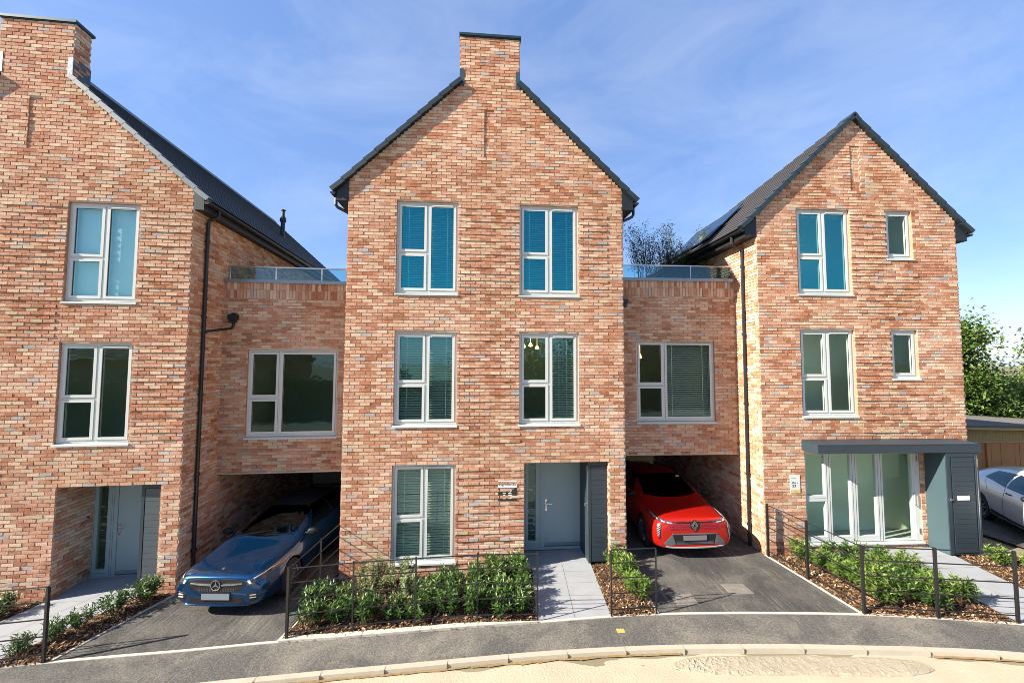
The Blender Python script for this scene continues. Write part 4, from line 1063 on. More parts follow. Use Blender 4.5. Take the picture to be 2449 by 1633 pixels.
M_SIGNG = P('sign_pale_grey', (0.58, 0.61, 0.58), 0.4); M_GOLD = P('sign_gold', (0.62, 0.44, 0.18), 0.4); M_GOLDK = P('sign_gold_ink', (0.42, 0.29, 0.08), 0.5)
px, py, yaw, zo = HX['C']
rot = Matrix.Rotation(yaw, 3, 'Z')
b0 = Vector((px, py, zo - 0.1)) + rot @ Vector((3.54, -0.012, 1.60))
sg = thing('house_sign', 'small white and black sign with icons beside the middle front door', 'sign', b0, yaw)
q = MB(); q.box(-0.205, 0.205, -0.012, -0.002, 0.282, 0.43); q.build('name_plate', M_SIGNW, sg)
q = MB(); q.box(-0.205, 0.205, -0.014, -0.002, 0.0, 0.28)
io = q.build('icon_panel', M_SIGNK, sg)
text_mesh('Lighteen35', 0.085, sg, 'sign_text', M_INK, (0, -0.0135, 0.355))
yy = -0.0155
def icon(polys):
    ic = MB()
    for p_ in polys:
        ic.prism(p_, 'y', yy, yy + 0.0012)
    return ic.build('icon', M_SIGNW, io, fixn=True)
rg = [(0.055 + r_ * cos(2*pi*i/20), 0.222 + r_ * sin(2*pi*i/20)) for r_ in (0.034,) for i in range(20)]
ri = [(0.055 + 0.026 * cos(2*pi*i/20), 0.222 + 0.026 * sin(2*pi*i/20)) for i in range(20)]
icon([[rg[i], rg[(i+1) % 20], ri[(i+1) % 20], ri[i]] for i in range(20)] + [[(0.034, 0.236), (0.040, 0.242), (0.076, 0.208), (0.070, 0.202)]])
icon([[(-0.11, 0.20), (-0.035, 0.20), (-0.042, 0.228), (-0.055, 0.25), (-0.09, 0.25), (-0.10, 0.228)]])
icon([[(-0.09, 0.085), (-0.05, 0.085), (-0.05, 0.135), (-0.09, 0.135)]]); icon([[(0.018, 0.085), (0.05, 0.085), (0.055, 0.105), (0.09, 0.105), (0.09, 0.135), (0.018, 0.135)]])
for xx, zz in ((-0.072, 0.165), (0.052, 0.165), (-0.072, 0.05), (0.055, 0.05)): icon([[(xx - 0.034, zz - .006), (xx + 0.034, zz - .006), (xx + 0.034, zz + .006), (xx - 0.034, zz + .006)]])
px, py, yaw, zo = HX['R']; rot = Matrix.Rotation(yaw, 3, 'Z')
b0 = Vector((px, py, zo - 0.1)) + rot @ Vector((0.745, -0.012, 1.48))
sg = thing('plot_sign', 'pale grey plot 27 sign with a gold strip on the right house', 'sign', b0, yaw)
q = MB(); q.box(-0.118, 0.118, -0.014, -0.002, 0.0, 0.41); q.build('sign_board', M_SIGNG, sg)
q = MB(); q.box(-0.118, 0.118, -0.0155, -0.0145, 0.0, 0.085); gs_ = q.build('gold_strip', M_GOLD, sg)
text_mesh('Plot', 0.058, sg, 'sign_text', M_INK, (-0.03, -0.0155, 0.235)); text_mesh('27', 0.098, sg, 'sign_number', M_INK, (-0.03, -0.0155, 0.155))
text_mesh('SOLD', 0.05, gs_, 'sign_text', M_GOLDK, (0.02, -0.0165, 0.045))
q = MB(); q.box(-0.10, 0.02, -0.0155, -0.0145, 0.338, 0.343); q.build('sign_rule', M_INK, sg)
for xx in (-0.115, 0.045): q = MB(); q.box(xx, xx + 0.018, -0.0155, -0.0145, 0.228, 0.242); q.build('sign_mark', M_INK, sg)

# ------------------------------------------------------------------ estate railings
def railing(pts, label, h=1.17, ends=(0, 0), pw=0.026, rails=(0.14, 0.41, 0.67, 0.93, 1.16), thick=None):
    b0 = Vector((pts[0][0], pts[0][1], gz(pts[0][0])))
    t = thing('estate_railing', label, 'railing', b0)
    P3 = [Vector((x, y, gz(x))) - b0 for x, y in pts]
    for i, p in enumerate(P3):
        m = MB(); wv = pw * (1.5 if thick and i in thick else 1)
        m.box(p.x - wv/2, p.x + wv/2, p.y - 0.008 - (wv - .016)/2 * (1 if thick and i in thick else 0), p.y + 0.008 + (wv - .016)/2 * (1 if thick and i in thick else 0), p.z - 0.1, p.z + h)
        m.build('post', M_IRON, t)
    for k, z in enumerate(rails):
        m = MB()
        for a, b in zip(P3, P3[1:]):
            if k == len(rails) - 1:
                m.tube([a + Vector((0, 0, z)), b + Vector((0, 0, z))], 0.0105, 8)
            else:
                m.bar(a + Vector((0, 0, z)), b + Vector((0, 0, z)), 0.007, 0.019)
        m.build('rail', M_IRON, t)
    return t
railing([(-3.64, 9.05), (-3.69, 8.0), (-3.71, 6.9), (-2.69, 7.06), (-1.65, 7.17), (-0.59, 7.26), (0.46, 7.25)], 'long black estate railing round the bed under the middle house window', thick=(0, 2), h=1.19)
railing([(1.77, 7.34), (2.58, 7.38)], 'short two-post black railing between the grey path and the red car driveway', h=1.15)
railing([(5.84, 9.38), (6.02, 8.4), (6.17, 7.27), (7.3, 7.12), (8.46, 6.95)], 'black estate railing wrapping the bed in front of the right house', thick=(0, 1, 2, 3, 4), h=1.19)
railing([(-12.4, 5.62), (-11.4, 5.8), (-9.75, 6.10), (-8.4, 6.3), (-7.24, 6.49)], 'black railing at the left edge with a stout end post beside the blue car driveway', thick=(4,), h=1.15)

# ------------------------------------------------------------------ shrubs
def leaf(mb, base, direc, upv, l, w, r, m=0, fold=0.25):
    d = direc.normalized(); s = d.cross(upv)
    if s.length < 1e-4: s = d.orthogonal()
    s.normalize(); n = s.cross(d)
    a = base; t = base + d * l - n * l * 0.12; mid = base + d * l * 0.5
    p1 = mid + s * w / 2 + n * w * fold; p2 = mid - s * w / 2 + n * w * fold
    mb.mesh([a, p1, t, p2, mid], ((0, 1, 4), (1, 2, 4), (4, 2, 3), (0, 4, 3)), m, r)
def make_shrub(name, seed, H, Rr, nst, nlf, ll, lw, mat, label, upright=0.9):
    q = random.Random(seed)
    t = thing(name, label, 'shrub')
    st = MB(); lf = MB()
    for i in range(nst):
        az = q.uniform(0, 2*pi); sp = q.uniform(0.1, 1) ** 0.7
        top = Vector((cos(az) * Rr * sp, sin(az) * Rr * sp, H * q.uniform(0.72, 1.05) * (1 - 0.28 * sp * sp)))
        b = Vector((cos(az) * 0.05, sin(az) * 0.05, 0))
        mid = b.lerp(top, 0.5) + Vector((cos(az), sin(az), 0)) * 0.03
        st.tube([b - Vector((0, 0, .03)), mid, top], [0.006, 0.005, 0.003], 5)
        k = nlf // nst
        for j in range(k):
            f = (0.30 + 0.70 * ((j + q.random()) / k) ** 0.75)
            p = b.lerp(mid, f * 2) if f < 0.5 else mid.lerp(top, f * 2 - 1)
            la = j * 2.4 + q.uniform(-.4, .4)
            tilt = q.uniform(0.1, 1.0) if f > 0.8 else q.uniform(-0.25, 0.75)
            d = Vector((cos(la), sin(la), tilt * 1.1 * upright + (0.55 if f > .9 else 0)))
            lf.__class__
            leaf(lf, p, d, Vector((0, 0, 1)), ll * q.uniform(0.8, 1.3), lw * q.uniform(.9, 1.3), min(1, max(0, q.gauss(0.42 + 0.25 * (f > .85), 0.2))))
    fo = lf.build('foliage', mat, t); so2 = st.build('stems', M_STEM, t)
    return t
protos = {
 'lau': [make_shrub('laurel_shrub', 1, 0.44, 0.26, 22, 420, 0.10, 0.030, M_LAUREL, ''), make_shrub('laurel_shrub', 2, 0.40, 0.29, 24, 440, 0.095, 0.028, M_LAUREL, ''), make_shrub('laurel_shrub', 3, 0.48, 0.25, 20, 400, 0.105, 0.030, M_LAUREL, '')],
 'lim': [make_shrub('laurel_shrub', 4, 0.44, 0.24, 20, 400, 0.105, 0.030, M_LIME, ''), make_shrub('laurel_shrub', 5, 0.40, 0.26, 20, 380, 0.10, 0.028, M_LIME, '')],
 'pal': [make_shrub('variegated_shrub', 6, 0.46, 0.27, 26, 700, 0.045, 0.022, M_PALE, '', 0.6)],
}
used = set()
def plant(kind, x, y, s, bed, label, group):
    lst = protos[kind]; i = R.randrange(len(lst)); pr = lst[i]
    if (kind, i) in used: o = copy_tree(pr)
    else: used.add((kind, i)); o = pr
    o.location = (x, y, bed_z(x, y, BEDS[bed]) - 0.005); o.rotation_euler = (R.uniform(-.08, .08), R.uniform(-.08, .08), R.uniform(0, 6.28))
    s *= R.uniform(0.8, 1.1); o.scale = (s, s, s * R.uniform(.9, 1.08)); o['label'] = label; o['category'] = 'shrub'; o['group'] = group
    return o
GC = 'laurels in the bed of the middle house'; 
rows = [(7.42, [(-3.42, 'lau'), (-2.95, 'lau'), (-2.5, 'lau'), (-2.02, 'lau'), (-1.6, 'lau'), (-1.1, 'lau'), (-0.68, 'lau'), (-0.22, 'lau'), (0.15, 'lau')]),
        (7.85, [(-3.5, 'lau'), (-3.02, 'lau'), (-1.5, 'lau'), (-1.05, 'lau'), (-0.6, 'lau'), (-0.12, 'lau'), (0.2, 'lau')]),
        (8.30, [(-1.3, 'lau'), (-0.72, 'lau'), (-0.25, 'lau'), (0.18, 'lau')]),
        (8.72, [(-0.35, 'lau'), (0.1, 'lau')])]
for y, lst in rows:
    for x, kd in lst:
        yy = y + (interp(ED, x) - 7.1) * 0.7 + R.uniform(-.05, .05)
        if y < 7.5: lb = 'dark green laurel in the front row behind the long middle railing'
        elif y < 8: lb = 'dark green laurel in the second row of the middle house bed'
        elif y < 8.5: lb = 'dark green laurel in the third row below the middle ground-floor window'
        else: lb = 'dark green laurel close to the brick pier left of the middle front door'
        plant(kd, x + R.uniform(-.05, .05), yy, R.uniform(.92, 1.12), 'c', lb, GC)
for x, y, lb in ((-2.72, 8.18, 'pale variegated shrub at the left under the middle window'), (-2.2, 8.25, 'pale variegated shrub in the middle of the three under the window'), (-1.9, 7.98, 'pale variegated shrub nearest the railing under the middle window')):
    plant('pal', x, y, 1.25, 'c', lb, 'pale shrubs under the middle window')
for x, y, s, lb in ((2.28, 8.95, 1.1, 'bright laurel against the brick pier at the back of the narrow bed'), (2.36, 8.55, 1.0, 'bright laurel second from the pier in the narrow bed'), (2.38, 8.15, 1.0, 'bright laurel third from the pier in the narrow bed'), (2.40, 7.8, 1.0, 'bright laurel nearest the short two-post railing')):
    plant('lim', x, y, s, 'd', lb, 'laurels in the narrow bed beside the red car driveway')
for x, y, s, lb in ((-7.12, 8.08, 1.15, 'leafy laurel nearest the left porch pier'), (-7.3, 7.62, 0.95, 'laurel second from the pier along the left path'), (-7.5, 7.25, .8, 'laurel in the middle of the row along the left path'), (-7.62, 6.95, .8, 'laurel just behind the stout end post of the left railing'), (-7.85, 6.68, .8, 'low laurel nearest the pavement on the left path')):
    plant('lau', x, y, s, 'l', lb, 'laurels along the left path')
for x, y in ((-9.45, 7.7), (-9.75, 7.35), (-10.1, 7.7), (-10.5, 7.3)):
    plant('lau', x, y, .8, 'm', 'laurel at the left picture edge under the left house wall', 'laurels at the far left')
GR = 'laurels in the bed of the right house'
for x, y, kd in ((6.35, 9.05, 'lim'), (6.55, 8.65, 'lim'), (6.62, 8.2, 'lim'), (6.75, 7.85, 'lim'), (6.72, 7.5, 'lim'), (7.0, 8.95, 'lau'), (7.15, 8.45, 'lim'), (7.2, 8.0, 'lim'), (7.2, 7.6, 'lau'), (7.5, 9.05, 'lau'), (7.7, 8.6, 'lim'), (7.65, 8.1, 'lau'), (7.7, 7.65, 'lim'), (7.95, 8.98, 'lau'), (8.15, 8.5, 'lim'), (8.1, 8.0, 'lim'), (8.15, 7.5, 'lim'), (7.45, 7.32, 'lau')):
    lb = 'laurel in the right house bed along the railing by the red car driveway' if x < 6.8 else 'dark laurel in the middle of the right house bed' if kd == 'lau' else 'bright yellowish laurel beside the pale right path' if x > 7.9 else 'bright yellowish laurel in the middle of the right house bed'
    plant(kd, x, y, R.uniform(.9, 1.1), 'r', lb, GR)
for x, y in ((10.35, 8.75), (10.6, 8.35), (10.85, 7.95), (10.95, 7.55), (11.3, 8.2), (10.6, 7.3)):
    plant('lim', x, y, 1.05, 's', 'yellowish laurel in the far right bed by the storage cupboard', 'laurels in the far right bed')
for k, lst in protos.items():
    for i, o in enumerate(lst):
        if (k, i) not in used:
            for c in list(o.children): bpy.data.objects.remove(c)
            bpy.data.objects.remove(o)
st_ = MB()                                            # pale rubble where the beds meet the walls
def rubble(cx, cy, n, label):
    m = MB()
    for i in range(n):
        T = Matrix.Translation((cx + R.gauss(0, .08), cy + R.gauss(0, .04), gz(cx) + 0.05)) @ Matrix.Rotation(R.uniform(0, 6), 4, 'Z') @ Matrix.Rotation(R.uniform(0, 1), 4, 'X')
        a = R.uniform(.02, .05); m.box(-a, a, -a * .7, a * .7, -a * .5, a * .5, T=T)
    o = m.build('rubble', M_STONE); tag(o, label, 'rubble', None, 'stuff')
rubble(0.32, 8.95, 16, 'pale rubble at the foot of the pier by the middle door'); rubble(7.5, 9.2, 12, 'pale rubble below the right glazed screen')

# ------------------------------------------------------------------ trees
def tree(name, label, x, y, H, crowns, nleaf, ls, mat, seed, trunk_r=0.14, group=None, lean=0):
    q = random.Random(seed); t = thing(name, label, 'tree', (x, y, gz(x) - .05), q.uniform(0, .5), group)
    tr = MB(); c0 = Vector((0, 0, 0)); topc = max(crowns, key=lambda c: c[2])
    tr.tube([c0, Vector((lean * .3, 0, H * .3)), Vector((topc[0] * .5 + lean, topc[1] * .5, H * .62)), Vector((topc[0], topc[1], H * .85))], [trunk_r, trunk_r * .8, trunk_r * .45, trunk_r * .15], 8)
    for c in crowns:
        tr.tube([Vector((0, 0, H * .28)), Vector((c[0] * .5, c[1] * .5, (c[2] + H * .28) * .5)), Vector(c[:3])], [trunk_r * .45, trunk_r * .28, 0.015], 6)
    tr.build('trunk', M_BARK, t)
    f = MB(); tot = sum(c[3] ** 2 for c in crowns)
    for c in crowns:
        n = int(nleaf * c[3] ** 2 / tot); ncl = max(5, n // 26)
        for i in range(ncl):
            d = Vector((q.gauss(0, 1), q.gauss(0, 1), q.gauss(0, 1))).normalized(); rr = c[3] * q.uniform(0.35, 1.08) ** 0.6
            cc = Vector(c[:3]) + Vector((d.x * rr, d.y * rr, d.z * rr * c[4])); cr_ = q.uniform(.6, 1.3) * ls * 2.2; tone = min(.9, max(.05, q.gauss(.45, .16)))
            for j in range(n // ncl):
                o = Vector((q.gauss(0, cr_), q.gauss(0, cr_), q.gauss(0, cr_ * .6)))
                dd = Vector((q.gauss(0, 1), q.gauss(0, 1), q.gauss(-.2, .7)))
                leaf(f, cc + o, dd, Vector((q.gauss(0, .4), q.gauss(0, .4), 1)), ls * q.uniform(.7, 1.3), ls * .6, min(1, max(0, tone + q.gauss(0, .14))))
    f.build('crown', mat, t)
    return t
def crownset(seed, n, cx, cz, rx, rz, r0, r1):
    q = random.Random(seed); out_ = []
    for i in range(n):
        a = q.uniform(0, 6.28); k = sqrt(q.random())
        out_.append((cx + cos(a) * rx * k, sin(a) * rx * k, cz + q.uniform(-1, 1) * rz, q.uniform(r0, r1), q.uniform(.7, .95)))
    return out_
tree('broadleaf_tree', 'tall leafy green tree rising beside the right house above the shed', 22.6, 20.5, 7.2,
     [(-.6, 0, 3.0, 1.5, .8), (.4, .3, 3.9, 1.2, .8), (-.9, .2, 4.6, 1.25, .85), (-.2, -.3, 5.4, 1.0, .8), (-.9, 0, 6.2, .75, .8), (.45, 0, 5.6, .75, .7), (.7, 0, 2.6, .9, .8), (-2, .5, 4.5, 1.3, .9)], 16000, 0.19, M_TREE, 21)
tree('broadleaf_tree', 'leafy tree at the right edge with branches reaching into the sky', 29.9, 21.5, 7.4,
     [(.2, 0, 4.6, 1.3, .8), (-.9, 0, 4.5, .7, .6), (.6, 0, 5.8, 1.1, .8), (-.4, 0, 5.9, .5, .6), (1.5, 0, 4.2, 1.5, .8), (-.75, 0, 5.2, .35, .6), (.8, .3, 3.2, 1.4, .8)], 14000, 0.19, M_TREE, 22)
hx = [(23.6, 17.7), (25.0, 19.2), (26.5, 19.4), (21.0, 19.8), (28.0, 20.0)]
for i, (xx, yy) in enumerate(hx):
    tree('hedge_tree', ['low bushy tree just above the shed roof, nearest the tall tree', 'low bushy tree above the middle of the shed roof', 'low bushy tree behind the right end of the shed', 'low bushy tree partly hidden behind the right house', 'low bushy tree at the far right below the overhanging branches'][i],
         xx, yy + 3, 3.6, crownset(40 + i, 5, 0, 2.1, 1.1, .6, .7, 1.05), 5200, 0.18, M_TREE, 50 + i, 0.09, 'low trees behind the shed')
def bamboo(x, y, z, n, h, mat, label, seed, spread=.35, ll=.13, full=1.0):
    q = random.Random(seed); t = thing('bamboo', label, 'bamboo', (x, y, z), 0, 'bamboo clumps on the roof terrace')
    c = MB(); f = MB()
    c.box(-.3, .3, -.3, .3, -0.0, .42, 1)
    for i in range(n):
        bx_, by_ = q.gauss(0, .1), q.gauss(0, .1); hh_ = h * q.uniform(.55, 1.03); az = q.uniform(0, 6.28); sp = q.uniform(.1, 1) * spread
        pts = [Vector((bx_ + cos(az) * sp * k * k, by_ + sin(az) * sp * k * k, .4 + (hh_ - .4) * k)) for k in (0, .33, .66, 1)]
        c.tube(pts, [.008, .007, .005, .002], 5)
        nl = int(85 * full)
        for j in range(nl):
            k = q.uniform(.42, 1.0); i0 = min(2, int(k * 3)); p = pts[i0].lerp(pts[i0 + 1], k * 3 - i0)
            p = p + Vector((q.gauss(0, .09), q.gauss(0, .09), q.gauss(0, .05))) * (1.2 - .4 * k)
            d = Vector((q.gauss(0, 1), q.gauss(0, 1), q.uniform(-.9, .5)))
            leaf(f, p, d, Vector((0, 0, 1)), ll * q.uniform(.6, 1.2), .024, q.random())
    c.build('canes', [M_STEM, M_SOFFIT], t); f.build('foliage', mat, t)
bamboo(4.02, 12.2, 6.42, 20, 2.5, M_BAMBOO, 'tall dark bamboo clump on the terrace next to the middle house', 61, .75)
bamboo(4.78, 12.3, 6.42, 20, 2.4, M_BAMBOO, 'dense twiggy bamboo clump second from the middle house', 62, .6)
bamboo(5.32, 12.4, 6.42, 13, 2.0, M_BAMBOO, 'thin bamboo clump third from the middle house', 63, .6)
bamboo(5.72, 11.7, 6.42, 9, 2.1, M_BAMBOOY, 'yellow-green bamboo clump against the right house gutter', 64, .5, .16)

# ------------------------------------------------------------------ rear fence, shed
def board_fence(x0, x1, y, h, label, mat, bw=0.15, gravel=False):
    t = thing('timber_fence', label, 'fence', (x0, y, gz(x0)))
    b = MB(); x = 0
    while x < x1 - x0:
        r_ = R.uniform(0, .008); b.box(x, x + bw - .006, r_, .02 + r_, 0, h + R.uniform(-.004, .004)); x += bw
    b.build('boards', mat, t)
    for zz in (.3, h - .3):
        b = MB(); b.box(0, x1 - x0, .03, .07, zz, zz + .08); b.build('rail', mat, t)
    b = MB(); b.box(-.01, x1 - x0, -.02, .05, h + .004, h + .03); b.build('capping', mat, t)
    xx = 1.0
    while xx < x1 - x0:
        b = MB(); b.box(xx, xx + .09, -.05, -.004, 0, h + .0); b.build('post', mat, t); xx += 1.8
    return t
board_fence(14.0, 20.0, 12.9, 1.72, 'brown boarded fence behind the silver car', M_TIMBER)
board_fence(2.0, 7.4, 18.6, 2.5, 'sunlit timber fence seen through the carport behind the red car', M_TIMBER2)
sh = thing('timber_shed', 'low timber shed with a shallow grey felt roof beyond the brown fence', 'shed', (19.0, 16.6, gz(19) - 0.78))
b = MB(); b.face([(-2.4, 0, 0), (8, 0, 0), (8, 0, 2.05), (-2.4, 0, 2.28)]) ; b.box(-2.4, 8, .01, 2.6, 0, 2.0)
x = -2.4
while x < 8: b.box(x, x + .13, -.02, 0.0, 0, 2.26 - (x + 2.4) * .022); x += .137
b.build('wall', M_TIMBER2, sh)
b = MB(); b.prism([(-2.9, 2.36), (-2.9, 2.44), (3.2, 2.44), (8.6, 2.16), (8.6, 2.08), (3.2, 2.36)], 'y', -.35, 3.0); b.build('roof', M_FELT, sh, fixn=True)
b = MB(); b.prism([(-2.92, 2.30), (-2.92, 2.37), (3.2, 2.33), (8.6, 2.05), (8.6, 1.97), (3.2, 2.22)], 'y', -.37, -.352); b.build('fascia', M_TIMBER2, sh, fixn=True)

# ------------------------------------------------------------------ across the road (what the windows reflect)
def far_house(x0, x1, y, he, hr, label):
    t = thing('tiled_house', label, 'house', ((x0 + x1) / 2, y, -0.9)); w = (x1 - x0) / 2
    b = MB(); b.box(-w, w, -8, 0, 0, he); b.build('wall', M_REVEAL, t)
    k = 18; r = MB()
    for sg in (1, -1):
        for i in range(k):
            f0, f1 = i / k, (i + 1) / k
            ya, yb_ = (0.4 - 4.4 * f0), (0.4 - 4.4 * f1)
            if sg < 0: ya, yb_ = -8 - ya, -8 - yb_
            za, zb_ = he + (hr - he) * f0, he + (hr - he) * f1
            r.prism([(ya, za + .05), (yb_, zb_ + .0), (yb_, zb_ - .06), (ya, za - .01)][::-sg], 'x', -w - .3, w + .3)
    for sg in (-1, 1): r.face([(sg * w, 0, he), (sg * w, -8, he), (sg * w, -4, hr - .05)])
    r.build('roof', M_TILEW, t, fixn=True)
    for i in range(int(w)):
        xx = -w + 1.2 + i * 2.2
        if xx > w - 1: break
        f = MB(); f.box(xx - .6, xx + .6, 0.0, .03, 3.2, 4.6); fo = f.build('window', M_FRAME, t); p = MB(); p.box(xx - .5, xx + .5, .031, .036, 3.3, 4.5); p.build('pane', M_GRILLE0, fo)
M_GRILLE0 = P('dark_pane', (0.02, 0.025, 0.03), 0.1)
far_house(-44, -15, -25, 5.6, 10.2, 'long tiled house across the road mirrored in the left windows')
far_house(17, 34, -26, 5.4, 9.2, 'tiled house across the road mirrored in the right link window')
for i, (xx, yy, hh_) in enumerate(((2.5, -24, 6.8), (6.5, -23, 8.0), (10.5, -24, 8.6), (14.5, -24, 7.6))):
    tree('roadside_tree', 'leafy tree in the row across the road, mirrored in the windows', xx, yy, hh_, crownset(80 + i, 9, 0, hh_ * .52, 2.0, hh_ * .3, 1.4, 2.1), 3000, .36, M_TREE, 90 + i, .2, 'trees across the road')
hq = random.Random(5); hb_ = MB()
for i in range(7000):
    xx = hq.uniform(-46, 40); zz = hq.random() ** .6 * (3.5 + .5 * sin(xx * .9) + .35 * sin(xx * 2.3 + 1)); p = Vector((xx, -17 + hq.gauss(0, .35), zz + gz(xx) - .2))
    leaf(hb_, p, Vector((hq.gauss(0, 1), hq.gauss(.4, 1), hq.gauss(0, .6))), Vector((0, 0, 1)), .55, .40, hq.random() * .6)
hb_.box(-46, 40, -17.3, -16.9, -1, 3.0, 0, .05)
tag(hb_.build('hedge', M_TREE), 'long dark hedge along the far side of the road, mirrored in the windows', 'hedge')

# ------------------------------------------------------------------ cars
def paint(name, col, metal=0.35, rough=0.35):
    m, nt, N, L, b = newmat(name)
    b.inputs['Base Color'].default_value = (*col, 1); b.inputs['Metallic'].default_value = metal; b.inputs['Roughness'].default_value = rough
    b.inputs['Coat Weight'].default_value = 1.0; b.inputs['Coat Roughness'].default_value = 0.03
    t = N.new('ShaderNodeTexCoord'); n = noise(N, L, t.outputs['Object'], 900, 2)
    c = mixc(N, L, n.outputs['Fac'], tuple(x * .85 for x in col), tuple(min(1, x * 1.15) for x in col)); L.new(c, b.inputs['Base Color'])
    return m
M_TYRE = P('tyre_rubber', (0.018, 0.018, 0.018), 0.8); M_RIM = P('alloy_rim', (0.45, 0.46, 0.47), 0.3, metal=0.9)
M_GRILLE = P('grille_black', (0.010, 0.010, 0.012), 0.4); M_PLATE = P('blank_plate', (0.15, 0.18, 0.215), 0.5); M_LAMP = P('lamp_lens_dark', (0.03, 0.035, 0.04), 0.08, coat=1.0)
M_LED = P('lamp_reflector', (0.75, 0.8, 0.85), 0.15, metal=0.6); M_TRIMG = P('trim_grey', (0.085, 0.088, 0.092), 0.45); M_SILV = P('trim_silver', (0.55, 0.56, 0.57), 0.3, metal=0.5)
def car_body(name, parent, stations, mat, arches, wheel_r, half_w):
    """stations: (y, [7 half-profile points (x, z)]), front first; closed, mirrored, subdivided; wheel arches cut out"""
    vs = []; fs = []; n = len(stations[0][1])
    ring = 2 * n - 2
    for y, pr in stations:
        row = [(x, y, z) for x, z in pr] + [(-x, y, z) for x, z in reversed(pr[1:-1])]
        vs += row
    for i in range(len(stations) - 1):
        for j in range(ring):
            a = i * ring + j; b = i * ring + (j + 1) % ring
            fs.append((a, b, b + ring, a + ring))
    def cap(i, flip):
        for j in range(n - 1):
            a = i * ring + j; b = a + 1
            a2 = i * ring + (ring - j) % ring; b2 = i * ring + (ring - j - 1)
            if j == 0: f = (a, b, b2)
            elif j == n - 2: f = (a, b, a2)
            else: f = (a, b, b2, a2)
            fs.append(f if flip else tuple(reversed(f)))
    cap(0, True); cap(len(stations) - 1, False)
    me = bpy.data.meshes.new(name); me.from_pydata(vs, [], fs)
    b = bmesh.new(); b.from_mesh(me); bmesh.ops.recalc_face_normals(b, faces=b.faces); b.to_mesh(me); b.free()
    o = bpy.data.objects.new(name, me); COL.objects.link(o)
    s = o.modifiers.new('s', 'SUBSURF'); s.levels = 2; s.render_levels = 2
    cutters = []
    for yy in arches:
        for sg in (-1, 1):
            m = MB(); k = 28; rr = wheel_r * 1.13
            m.tube([(sg * (half_w - .30), yy, wheel_r), (sg * (half_w + .3), yy, wheel_r)], rr, k)
            c = m.build('cut', M_BLACK, fixn=True); cutters.append(c)
            bo = o.modifiers.new('b', 'BOOLEAN'); bo.object = c; bo.operation = 'DIFFERENCE'; bo.solver = 'EXACT'
    dg = bpy.context.evaluated_depsgraph_get(); me2 = bpy.data.meshes.new_from_object(o.evaluated_get(dg))
    # uncut smooth surface for projecting parts on
    for md in list(o.modifiers):
        if md.type == 'BOOLEAN': o.modifiers.remove(md)
    dg = bpy.context.evaluated_depsgraph_get(); me3 = o.evaluated_get(dg).to_mesh()
    bv = BVHTree.FromPolygons([v.co.copy() for v in me3.vertices], [tuple(p.vertices) for p in me3.polygons])
    bpy.data.objects.remove(o)
    for c in cutters: bpy.data.objects.remove(c)
    me2.materials.clear(); me2.materials.append(mat)
    me2.polygons.foreach_set('use_smooth', [True] * len(me2.polygons))
    try: me2.set_sharp_from_angle(angle=radians(40))
    except Exception: pass
    ob = bpy.data.objects.new(name, me2); COL.objects.link(ob); ob.parent = parent
    return ob, bv
def patch(name, parent, bv, polys, axis, mat, off=0.004, thick=0.012, res=0.03, sgn=1, smooth=True):
    """polygons drawn in the front (x,z), side (y,z) or top (x,y) view, wrapped onto the body"""
    m = MB()
    for poly in polys:
        pts = []
        for i in range(len(poly)):
            a = Vector(poly[i]); b = Vector(poly[(i + 1) % len(poly)]); k = max(1, int((b - a).length / res))
            pts += [a.lerp(b, j / k) for j in range(k)]
        n0 = len(pts); xs_ = [p.x for p in pts]; ys_ = [p.y for p in pts]; ex = []
        pl = [(p.x, p.y) for p in pts]
        x = min(xs_) + res * .5
        while x < max(xs_):
            y = min(ys_) + res * .5
            while y < max(ys_):
                if inpoly(x, y, pl) and pdist(x, y, pl) > res * .4: ex.append(Vector((x, y)))
                y += res
            x += res
        vv, ee, ff, _, _, _ = delaunay_2d_cdt(pts + ex, [], [list(range(n0))], 1, 1e-5)
        out_ = []; prev = None
        for p in vv:
            if axis == 'front': o, d = Vector((p.x, -2, p.y)), Vector((0, 1, 0))
            elif axis == 'side': o, d = Vector((sgn * 3, p.x, p.y)), Vector((-sgn, 0, 0))
            else: o, d = Vector((p.x, p.y, 3)), Vector((0, 0, -1))
            hit = bv.ray_cast(o, d)
            if hit[0] is None: out_.append(prev if prev else (o, -d)); continue
            nn = hit[1] if hit[1].dot(d) < 0 else -hit[1]
            prev = (hit[0], nn); out_.append(prev)
        i0 = len(m.v); nv = len(out_)
        m.v += [tuple(h + n * off) for h, n in out_] + [tuple(h - n * thick) for h, n in out_]
        dref = {'front': Vector((0, -1, 0)), 'side': Vector((sgn, 0, 0)), 'top': Vector((0, 0, 1))}[axis]
        for f in ff:
            a, b, c = [Vector(m.v[i0 + i]) for i in f[:3]]
            if (b - a).cross(c - a).dot(dref) < 0: f = tuple(reversed(f))
            m.f.append(tuple(i0 + i for i in f)); m.m.append(0); m.r.append(.5)
        loop = list(range(n0))
        for q in range(n0):
            a, b = loop[q], loop[(q + 1) % n0]
            m.f.append((i0 + a, i0 + b, i0 + b + nv, i0 + a + nv)); m.m.append(0); m.r.append(.5)
    o = m.build(name, mat, parent, fixn=False)
    return o
def mir(poly): return [(-x, z) for x, z in reversed(poly)]
